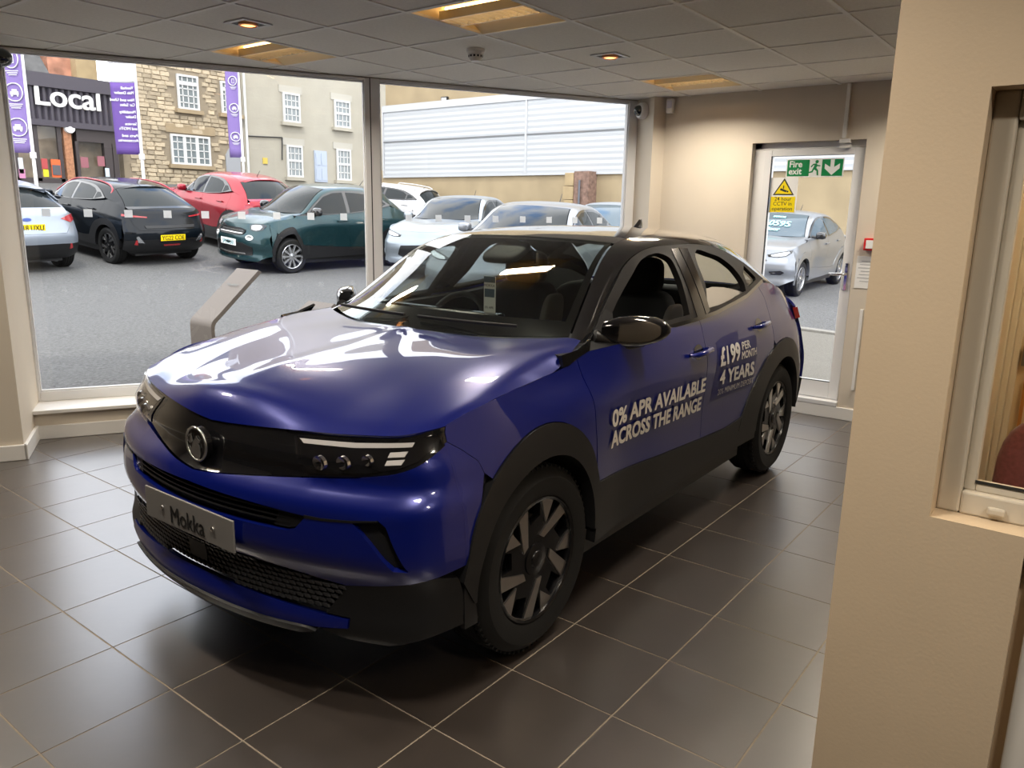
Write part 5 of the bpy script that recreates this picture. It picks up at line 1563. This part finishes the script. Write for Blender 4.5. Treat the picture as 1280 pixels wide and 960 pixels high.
for (u0, v0, u1, v1, c_, nm) in ((51, 198, 60, 212, (.40, .06, .06), 'red_poster'), (53.5, 211, 61, 221, (.85, .72, .02), 'yellow_poster'), (63, 199, 77, 222, (.75, .12, .03), 'orange_poster'), (64.5, 206, 76, 219, (.09, .09, .10), 'dark_poster'), (22, 197, 30, 217, (.62, .66, .72), 'white_poster'), (23, 211, 32, 223, (.50, .20, .36), 'pink_poster'), (131, 210, 137, 221, (.55, .66, .75), 'blue_notice'), (100, 196, 111, 210, (.28, .10, .12), 'red_sticker'), (121, 195, 131, 208, (.26, .09, .11), 'red_sticker')):
    a, b = fs_(u0, v0), fs_(u1, v1); dy_ = -.02 if nm != 'dark_poster' else -.04
    MB().box(a.x, b.x, YS + dy_, YS + dy_ + .012, b.z, a.z).build(nm, mat(nm, c_, .6), shop)
ac = fs_(86, 161); MB().lathe([(0, 0), (.17, 0), (.15, .09), (0, .11)], 18, lambda x, y, h: (ac.x + x, YS - .02 - h, ac.z + y * .9)).build('alarm_box', m_signw, shop, smooth=40)
MB().prism([(x0, zf1), (fs_(92, 90).x, zf1), (fs_(60, 90).x, zf1 + 1.6), (x0, zf1 + 2.2)], lambda a, b: (a, YS + 1.5, b), lambda a, b: (a, YS + 4, b)).build('roof', m_slate, shop, fix=True)
a, b = fs_(89, 100), fs_(118, 60); MB().box(a.x, b.x, YS + 1.6, YS + 3, zf1 - .5, b.z).build('chimney', mat('red_brick_chimney', (.42, .20, .13), .9, noise=(3, .5, 5)), shop)
a, b = fs_(118, 100), fs_(140, 60); MB().box(a.x, b.x, YS + 1.2, YS + 3, zf1 - .5, b.z).build('gable', m_quoin, shop)

# ------------------------------------------------------------------ purple flag banners
m_purp = mat('purple_banner_cloth', (.19, .13, .34), .8); m_purp2 = mat('deep_purple_banner_cloth', (.11, .055, .25), .8); m_bwh = mat('white_banner_cloth', (.60, .60, .62), .8); m_pole = mat('white_pole', (.75, .75, .75), .4)


def banner(label, u0, u1, v0, v1, vb, dep, kind):
    c = at_depth((u0 + u1) / 2, v1, dep); g = gz(c.x, c.y)
    side = RT.copy(); side.z = 0; side.normalize()
    wv, hv = (u1 - u0) * dep / F_PX, (v1 - v0) * dep / F_PX
    lean = Vector((0, 0, 1))
    r = thing('flag_banner', label, 'banner', (c.x, c.y, g), 0, 'purple flag banners in the car park')
    zb = c.z - g; nrm = side.cross(Vector((0, 0, 1)))
    P = []
    def pt(a, b, o=0.0): return tuple(side * ((a - .5) * wv) + Vector((0, 0, zb + b * hv)) + nrm * (.04 * math.sin(a * 5 + b * 3) + o))
    def cloth(b0, b1, m, nm):
        return MB().grid([[pt(a, b) for a in np.linspace(0, 1, 9)] for b in np.linspace(b0, b1, 13)]).build(nm, m, r, smooth=60, solid=.006)
    if kind == 'words': cloth(0, .70, m_purp2, 'purple_cloth'); cloth(.70, 1, m_bwh, 'white_cloth')
    else: cloth(0, 1, m_purp, 'purple_cloth')
    pp = side * (wv * .54)
    MB().tube([tuple(pp + Vector((0, 0, 0))), tuple(pp + Vector((0, 0, zb + hv + .3)))], [.045, .03], 10).build('pole', m_pole, r, smooth=60)
    MB().tube([tuple(pp + Vector((0, 0, zb - .12))), tuple(pp + Vector((0, 0, zb + .02)))], .07, 10).build('pole_collar', m_pole, r, smooth=60)
    pr_ = MB()
    tx = lambda s, a0, b0, sz, mb, mirr=True, bold=0: put_text(mb, s, lambda a, b: pt(a0 + a / wv, b0 + b / hv, .02), size=sz * hv, mirror=mirr, align='LEFT', bold=bold)
    if kind == 'words':
        y = .635
        for a_, b_ in (('Vauxhall', 'Main Dealer'), ('New and Used', 'Car Sales'), ('Motability', 'Dealer'), ('Service', 'and MOTs'), ('Parts and', 'Accessories')):
            for s in (a_, b_):
                tx(s, .93, y, .040, pr_, True, 0); tx(s, .945, y + .002, .040, pr_, True, 0); y -= .047
            y -= .022
        pr_.build('lettering', m_bwh, r)
        p2_ = MB(); put_text(p2_, 'VAUXHALL', lambda a, b: pt(.88 + a / wv, .885 + b / hv, .02), size=.045 * hv, mirror=True); p2_.build('brand_lettering', m_ink, r)
    else:
        for k, b0 in enumerate((.83, .54, .23) if kind == 'icons' else (.80, .52, .22)):
            ring = [pt(.56 + .34 * math.cos(a), b0 + .34 * wv / hv * math.sin(a), .02) for a in np.linspace(0, 2 * PI, 28)[:-1]]
            pr_.tube(ring, .014, 6, closed=True)
            bx_ = lambda a0_, a1_, c0, c1: pr_.add([pt(a0_, b0 + c0 * wv / hv, .02), pt(a1_, b0 + c0 * wv / hv, .02), pt(a1_, b0 + c1 * wv / hv, .02), pt(a0_, b0 + c1 * wv / hv, .02)], [(0, 1, 2, 3)])
            if k == 0: bx_(.46, .68, -.16, -.13); bx_(.46, .68, .13, .17); bx_(.46, .49, -.16, .17); bx_(.65, .68, -.16, .17)
            else: bx_(.40, .72, -.10, .03); bx_(.46, .66, .03, .11); bx_(.42, .49, -.16, -.10); bx_(.63, .70, -.16, -.10)
            for q in range(3): bx_(.30 + .05 * q, .84 - .05 * q, -.47 - .07 * q, -.44 - .07 * q)
        pr_.build('icons', m_bwh, r)
    return r


banner('purple flag banner with white ring icons beside the left window frame', 9, 40, 58, 191, 225, 19.0, 'icons')
banner('purple and white flag banner with lettering in front of the stone house corner', 146, 176, 72, 193, 228, 20.0, 'words')
banner('narrow purple flag banner with ring icons between the stone and pale houses', 287.5, 303, 84, 197, 222, 24.0, 'icons2')

# ------------------------------------------------------------------ slanted steel display stands just outside the glass
def stand(label, u, v, dep, rot, w=.27, hgt=.70, rise=.42, run=.36):
    c = at_depth(u, v, dep); g = gz(c.x, c.y); hgt = c.z - g
    r = thing('display_stand', label, 'display stand', (c.x, c.y, g), rot, 'steel display stands outside the glass')
    prof = [(0, 0), (0, hgt - .05), (.004, hgt - .02), (.015, hgt + .005), (.035, hgt + .025), (.06, hgt + .045), (run, hgt + rise)]
    bk = [(p[0] + .035, p[1] - .02) for p in prof[::-1]]; bk[-1] = (.035, 0)
    P = [tuple(p) for p in prof] + bk
    MB().prism(P, lambda a, b: (a, -w / 2, b), lambda a, b: (a, w / 2, b)).build('bent_plate', m_steel, r, smooth=40, fix=True)
    MB().box(-.10, .25, -w / 2 - .05, w / 2 + .05, 0, .015).build('base_plate', m_steel, r)
    t_ = MB(); k0 = .62
    put_text(t_, 'Vauxhall', lambda a, b: (.06 + (run - .06) * (k0 + b * 1.6) - .008, -a, hgt + .045 + (rise - .045) * (k0 + b * 1.6) + .008), size=.05, align='CENTER'); t_.build('engraved_lettering', mat('engraving', (.12, .14, .13), .5), r)
    return r


stand('slanted brushed steel display stand outside the left window, above the bonnet', 250, 401, 7.0, 0.0, w=.346, rise=.44, run=.52)
stand('lower brown steel display stand outside the glass, mostly hidden behind the bonnet', 372, 406, 7.6, 0.0, w=.40, rise=.20, run=.30)

# ------------------------------------------------------------------ parked cars
def pw_map(xf_, xt, zf_, zt_):
    def W(P):
        P = P.copy(); P[:, 0] = np.interp(P[:, 0], xf_, xt, left=None, right=None) + np.where(P[:, 0] < xf_[0], P[:, 0] - xf_[0], 0) + np.where(P[:, 0] > xf_[-1], P[:, 0] - xf_[-1], 0)
        P[:, 2] = np.interp(P[:, 2], zf_, zt_) + np.where(P[:, 2] > zf_[-1], P[:, 2] - zf_[-1], 0)
        return P
    return W


XK = [-.84, 0, .25, 1.05, 2.40, 2.557, 3.30]
ZK = [0, .345, .90, 1.06, 1.49]
m_cwin = mat('tinted_car_window', (.016, .02, .022), .04, spec=.22)
m_cwin2 = mat('pale_car_window', (.07, .10, .125), .06, spec=.3)
m_ylw = mat('yellow_number_plate', (.85, .62, .0), .4)
m_tail = MATS['tail_lamp_red']
whm = wheel_proto(style='multi', res=36); wht = wheel_proto(style='ten', res=36)


def parked(name, label, paint, loc, rot, xt, zt_, wd=1.0, wheel=None, clad=None, roofm=None, front=None, rear=None, glass=None, windows='std', rails=False):
    c = Car(name, label, 'cars parked outside', loc, rot, step=.06, warp=pw_map(XK, xt, ZK, zt_), width=wd)
    ca, sa = math.cos(rot), math.sin(rot); h0 = loc[2]; lx, ly = loc[0], loc[1]
    ex = Vector((ca * 2.6, sa * 2.6, gz(lx + ca * 2.6, ly + sa * 2.6) - gz(lx, ly))).normalized()
    ey = Vector((-sa * .8, ca * .8, (gz(lx - sa * .8, ly + ca * .8) - gz(lx + sa * .8, ly - ca * .8)) / 2)); ez = ex.cross(ey).normalized(); ey = ez.cross(ex)
    c.root.rotation_euler = Matrix((ex, ey, ez)).transposed().to_euler()
    g_ = glass or m_cwin
    c.body(paint, roofm or paint, clad or paint, g_, clad=clad is not None)
    fr_ = [tuple(p) for p in c.FT] + [(x, c.belt(x) + .002) for x in (2.352, 2.005, 1.532, 1.076, .7, .55)]
    c.both('window_surround', 'glass', fr_, m_gblk, off=.001, gap=.001, flange=.02, step=.08)
    of_ = [(.60, 1.085), (.78, 1.21), (.95, 1.32), (1.16, 1.376), (1.36, 1.388), (1.36, 1.09), (.9, 1.075)]
    or_ = [(1.43, 1.095), (1.43, 1.388), (1.75, 1.378), (1.95, 1.345), (2.06, 1.29), (2.06, 1.155), (1.75, 1.125)]
    oq_ = [(2.10, 1.165), (2.10, 1.285), (2.19, 1.285), (2.29, 1.222)]
    c.both('front_side_glass', 'glass', of_, g_, off=.004, gap=0, flange=.004, step=.1); c.both('rear_side_glass', 'glass', or_, g_, off=.004, gap=0, flange=.004, step=.1); c.both('quarter_glass', 'glass', oq_, g_, off=.004, gap=0, flange=.004, step=.1)
    # front end
    yb = lambda z: float(c.ynose(np.array([z]))[0])
    rt_ = [(0, .855), (.36, .877), (.59, .888), (.74, .90), (.81, .918), (yb(.88), .88), (yb(.72), .72), (yb(.5), .5), (yb(.36), .36), (.7, .25), (0, .245)]
    c.panel('front_bumper', 'front', rt_ + mir(rt_)[1:-1], paint, gap=.001)
    c.both('bumper_corner_low', 'side', [(-.44, .50), (-.44, .27), (-.38, .26), (-.39, .40), (-.42, .50)], clad or paint, gap=0)
    fr = front or {}
    if fr:
        c.on_front('headlamp', fr['lamp'], m_gblk, off=.006, gap=0, step=.04)
        c.on_front('headlamp_glass', fr['lens'], mat('lamp_glass_bright', (.62, .66, .70), .12, metal=.5, coat=1), off=.012, gap=0, step=.04)
        for nm, pl_, mm in fr.get('extra', []): c.panel(nm, 'front', pl_ + mir(pl_)[1:-1] if pl_[0][0] == 0 else pl_, mm, off=.008 if 'bar' not in nm else .016, gap=0, step=.06)
        for nm, pl_, mm in fr.get('pair', []): c.on_front(nm, pl_, mm, off=.010, gap=0, step=.05)
        if fr.get('plate'): c.plate(fr['plate'][0], 'front', fr['plate'][1], fr['plate'][2], tm=fr['plate'][3], size=.10)
    rr_ = rear or {}
    c.tail(paint, clad or rr_.get('skirt', paint), m_tail, rr_.get('plate'), rr_.get('lamps'), rr_.get('pz', .56), m_ylw)
    for nm, pl_, mm in rr_.get('extra', []): c.panel(nm, 'rear', pl_, mm, off=.014, gap=0, step=.06)
    for nm, pl_, mm in rr_.get('pair', []): c.on_rear(nm, pl_, mm, off=.014, gap=0, step=.05)
    for sg in (-1, 1):
        mc_ = cushion(.16, .20, .13, .65, fn=lambda x, y, z: (.66 + x, sg * (.915 + y * .9), 1.11 + z)); mo_ = c.mesh('door_mirror', mc_, fr.get('mirror', paint) if fr else paint, smooth=60)
        c.mesh('mirror_arm', MB().tube([(.60, sg * .76, 1.08), (.65, sg * .88, 1.065)], .025, 8), m_black, parent=mo_, smooth=60)
        for hx, hz in ((1.24, .945), (2.08, .975)):
            y_ = float(c.S(np.array([hx]), np.array([hz]))[0]) + .02; c.mesh('door_handle', MB().tube([(hx - .10, sg * y_, hz), (hx + .10, sg * y_, hz + .006)], .016, 8), paint, smooth=60)
        if rails: c.mesh('roof_bar', MB().tube([(1.15, sg * .53, 1.455), (1.22, sg * .53, 1.50), (1.7, sg * .53, 1.515), (2.15, sg * .53, 1.49), (2.25, sg * .53, 1.445)], .017, 8), m_silver, smooth=60)
    c.mesh('roof_antenna', MB().tube([(2.2, 0, 1.46), (2.32, 0, 1.60)], [.008, .004], 6), m_black)
    c.mesh('wiper', MB().tube([(2.93, 0, 1.165), (2.90, .32, 1.175)], .012, 6), m_black)
    k = zt_[1] / .345
    for ax in (0, 2.557):
        for sg in (-1, 1):
            p = c.fin([[ax, sg * .765, .345]])[0]; w = (wheel or whm)(); w.parent = c.root; w.location = p; w.scale = (k, 1, k); w.rotation_euler = (0, 0, 0 if sg < 0 else PI)
    return c


def loc_from(px, local, rot):
    p = ground_px(*px); c_, s_ = math.cos(rot), math.sin(rot)
    x, y = p.x - (c_ * local[0] - s_ * local[1]), p.y - (s_ * local[0] + c_ * local[1])
    return (x, y, gz(x, y) - .01)


def at_ground(x, y, rot): return (x, y, gz(x, y) - .01)


m_pgreen = mat('dark_teal_paint', (.012, .045, .052), .25, metal=.5, coat=.45); m_pblack = mat('black_car_paint', (.004, .006, .009), .15, spec=.25, coat=.15); m_pred = mat('red_car_paint', (.30, .008, .02), .25, metal=.35, coat=.45)
m_pwhite = mat('white_car_paint', (.50, .50, .50), .3, coat=.45); m_psilv = mat('silver_car_paint', (.28, .32, .36), .28, metal=.6, coat=.45); m_pfrost = mat('pale_silver_paint', (.30, .34, .40), .28, metal=.5, coat=.45); m_past = mat('bright_silver_paint', (.24, .255, .28), .28, metal=.5, coat=.45)
lamp_round = dict(lamp=[(.48, .86), (.60, .885), (.74, .89), (.79, .87), (.77, .80), (.66, .765), (.54, .775)], lens=[(.53, .855), (.62, .872), (.72, .872), (.745, .845), (.72, .80), (.65, .782), (.56, .795)])
lamp_sleek = dict(lamp=[(.44, .80), (.60, .85), (.76, .89), (.80, .90), (.80, .85), (.74, .79), (.60, .755), (.46, .76)], lens=[(.50, .803), (.62, .838), (.76, .875), (.775, .85), (.72, .80), (.60, .77), (.50, .775)])
ST = [-.84, 0, .25, 1.05, 2.40, 2.557, 3.30]
# dark green crossover, front wheel at (365, 341)
rot = math.radians(-3)
parked('parked_crossover_car', 'dark green crossover parked outside the window, facing left beside the window post', m_pgreen, loc_from((366, 342), (0, -.865), rot), rot,
       [-.86, 0, .10, .95, 2.50, 2.57, 3.30], [0, .345, .96, 1.12, 1.68], 1.0, wht, clad=m_clad,
       front=dict(lamp_round, extra=[('bonnet_grille', [(0, .80), (.30, .80), (.42, .775), (.40, .70), (.30, .68), (0, .68)], m_clad), ('lower_intake', [(0, .56), (.40, .56), (.62, .50), (.60, .36), (0, .33)], m_clad), ('grille_bar', [(0, .765), (.36, .762), (.36, .750), (0, .752)], m_silver), ('grille_bar', [(0, .725), (.38, .72), (.38, .708), (0, .712)], m_silver), ('skid_bar', [(0, .385), (.45, .39), (.45, .37), (0, .36)], m_silver)],
                  pair=[('fog_lamp', [(.56 + .085 * math.cos(a), .655 + .045 * math.sin(a)) for a in np.linspace(0, 2 * PI, 16)[:-1]], MATS['sign_white']), ('fog_lens', [(.56 + .055 * math.cos(a), .655 + .028 * math.sin(a)) for a in np.linspace(0, 2 * PI, 16)[:-1]], m_cwin)], plate=('SPOTICAR', .55, m_signw, mat('teal_print', (.0, .30, .36), .5)), mirror=m_gblk))
# black crossover seen from behind
rot = math.radians(-90 + 5)
sk_ = parked('parked_crossover_car', 'black crossover seen from behind with a yellow plate, left of the green car', m_pblack, loc_from((141, 329), (2.557, -.80), rot), rot, ST, ZK, 1.0, hero_wheel, clad=m_clad,
       rear=dict(plate='YG22 COE', pz=.56, lamps=[[(.44, .945), (.82, .985), (.83, .945), (.44, .925)]], extra=[('tailgate_recess', [(-.50, .74), (.50, .74), (.52, .79), (-.52, .79)], m_black), ('bumper_red_strip', [(-.16, .40), (.16, .40), (.18, .43), (-.18, .43)], m_tail)], pair=[('bumper_wedge', [(.55, .47), (.66, .48), (.70, .58), (.66, .60)], m_rimsil)]))
for sg in (-1, 1):
    rl_ = cr([(.60, sg * .69, 1.155), (.84, sg * .607, 1.328), (1.05, sg * .55, 1.425), (1.3, sg * .545, 1.458), (1.7, sg * .55, 1.468), (2.05, sg * .55, 1.452), (2.30, sg * .575, 1.40), (2.40, sg * .615, 1.34), (2.42, sg * .66, 1.28)], 4)
    sk_.mesh('red_roof_line', MB().tube([tuple(p) for p in rl_], .016, 6), m_pred, smooth=60)
# silver hot hatch at the left edge
rot = math.radians(-90 + 3)
parked('parked_hatchback_car', 'pale silver hatchback seen from behind at the left edge of the window', m_pfrost, loc_from((80, 332.5), (2.62, .80), rot), rot, [-.86, 0, .35, 1.20, 2.70, 2.62, 3.28], [0, .325, .90, 1.05, 1.46], 1.0, whm,
       rear=dict(plate='YH18 UXU', pz=.80, skirt=m_clad, lamps=[[(.56, .93), (.72, .99), (.82, 1.0), (.84, .90), (.74, .86)]], extra=[('blue_oval_badge', [(.07 * math.cos(a), .93 + .03 * math.sin(a)) for a in np.linspace(0, 2 * PI, 16)[:-1]], mat('badge_blue', (.02, .06, .30), .3))]))
# red car
rot = math.radians(-90 + 1)
parked('parked_crossover_car', 'red crossover parked between the black car and the dark green car', m_pred, at_ground(10.75, 18.0, rot), rot, [-.85, 0, .30, 1.15, 2.45, 2.60, 3.25], [0, .345, 1.0, 1.16, 1.66], 1.0, whm, clad=m_clad,
       rear=dict(lamps=[[(.50, .95), (.82, .985), (.84, .86), (.70, .90)]]), rails=False)
# white estate behind
rot = math.radians(-90 + 14)
parked('parked_estate_car', 'white estate car with roof bars behind the dark green car', m_pwhite, (18.35, 20.9, gz(18.35, 20.9) - .38), rot, [-.90, 0, .30, 1.10, 2.75, 2.75, 3.40], [0, .345, .96, 1.10, 1.56], 1.0, whm, rails=True,
       rear=dict(lamps=[[(.55, .93), (.80, 1.0), (.84, .92), (.80, .85), (.60, .88)]]))
# silver hatchbacks in front of the white cladding
rot = math.radians(22)
parked('parked_hatchback_car', 'silver blue hatchback facing left, just right of the window post', m_psilv, (11.3, 10.55, gz(11.3, 10.55) + .06), rot, [-.88, 0, .30, 1.20, 2.50, 2.65, 3.35], [0, .325, .86, 1.02, 1.49], 1.0, whm, front=dict(lamp_sleek, extra=[('front_grille', [(0, .62), (.42, .60), (.50, .42), (.3, .34), (0, .33)], m_clad)]))
rot = math.radians(16)
parked('parked_hatchback_car', 'silver hatchback whose roof shows directly behind the blue car roof', m_past, (8.15, 6.45, gz(8.15, 6.45) + .10), rot, [-.88, 0, .30, 1.20, 2.45, 2.60, 3.25], [0, .32, .86, 1.0, 1.44], 1.0, whm, front=dict(lamp_sleek))
rot = math.radians(15)
parked('parked_hatchback_car', 'pale blue hatchback beyond the silver roof, below the brick pier', m_pfrost, at_ground(13.4, 8.3, rot), rot, [-.88, 0, .30, 1.20, 2.45, 2.60, 3.20], [0, .32, .86, 1.0, 1.47], 1.0, whm, glass=m_cwin2, front=dict(lamp_sleek))
# bright silver hatchback beyond the fire door
rot = math.radians(1)
as_ = parked('parked_hatchback_car', 'bright silver hatchback with a price written on its windscreen beyond the fire door', m_past, loc_from((993.5, 370), (0, -.80), rot), rot, [-.88, 0, .28, 1.15, 2.50, 2.66, 3.37], [0, .325, .86, 1.03, 1.48], 1.0, whm, glass=m_cwin2,
       front=dict(lamp_sleek, pair=[('fog_lamp', [(.52, .50), (.70, .53), (.76, .50), (.70, .455), (.55, .45)], m_clad), ('fog_chrome', [(.54, .485), (.70, .497), (.70, .480), (.55, .470)], m_silver)], extra=[('front_grille', [(0, .72), (.40, .735), (.46, .70), (.3, .60), (0, .58)], m_clad), ('lower_intake', [(0, .46), (.42, .46), (.46, .36), (0, .33)], m_clad)], mirror=m_gblk))
t = MB(); m_teal = mat('windscreen_chalk', (.35, .85, .85), .6)
def scr_pt(t_, u_):      # on the windscreen: t across (-1..1), u up (0..1)
    p = as_.scrf(np.array([u_]), np.array([t_]))[0]; return (p[0] - .012, p[1], p[2] + .010)
for s, t0, b0, wid, hgt in (('\u00a310595', .42, .34, 1.0, .30), ('SPOTICAR', .10, .70, .42, .12), ('5 door', .20, .16, .55, .16)):
    v, f = text_mesh(s, size=1.0); w0 = v[:, 0].max()
    for dx_ in (-.012, 0, .012): t.add([scr_pt(t0 - p[0] / w0 * wid + dx_, b0 + p[1] * hgt) for p in v], f)
as_.mesh('windscreen_price', t, m_teal)
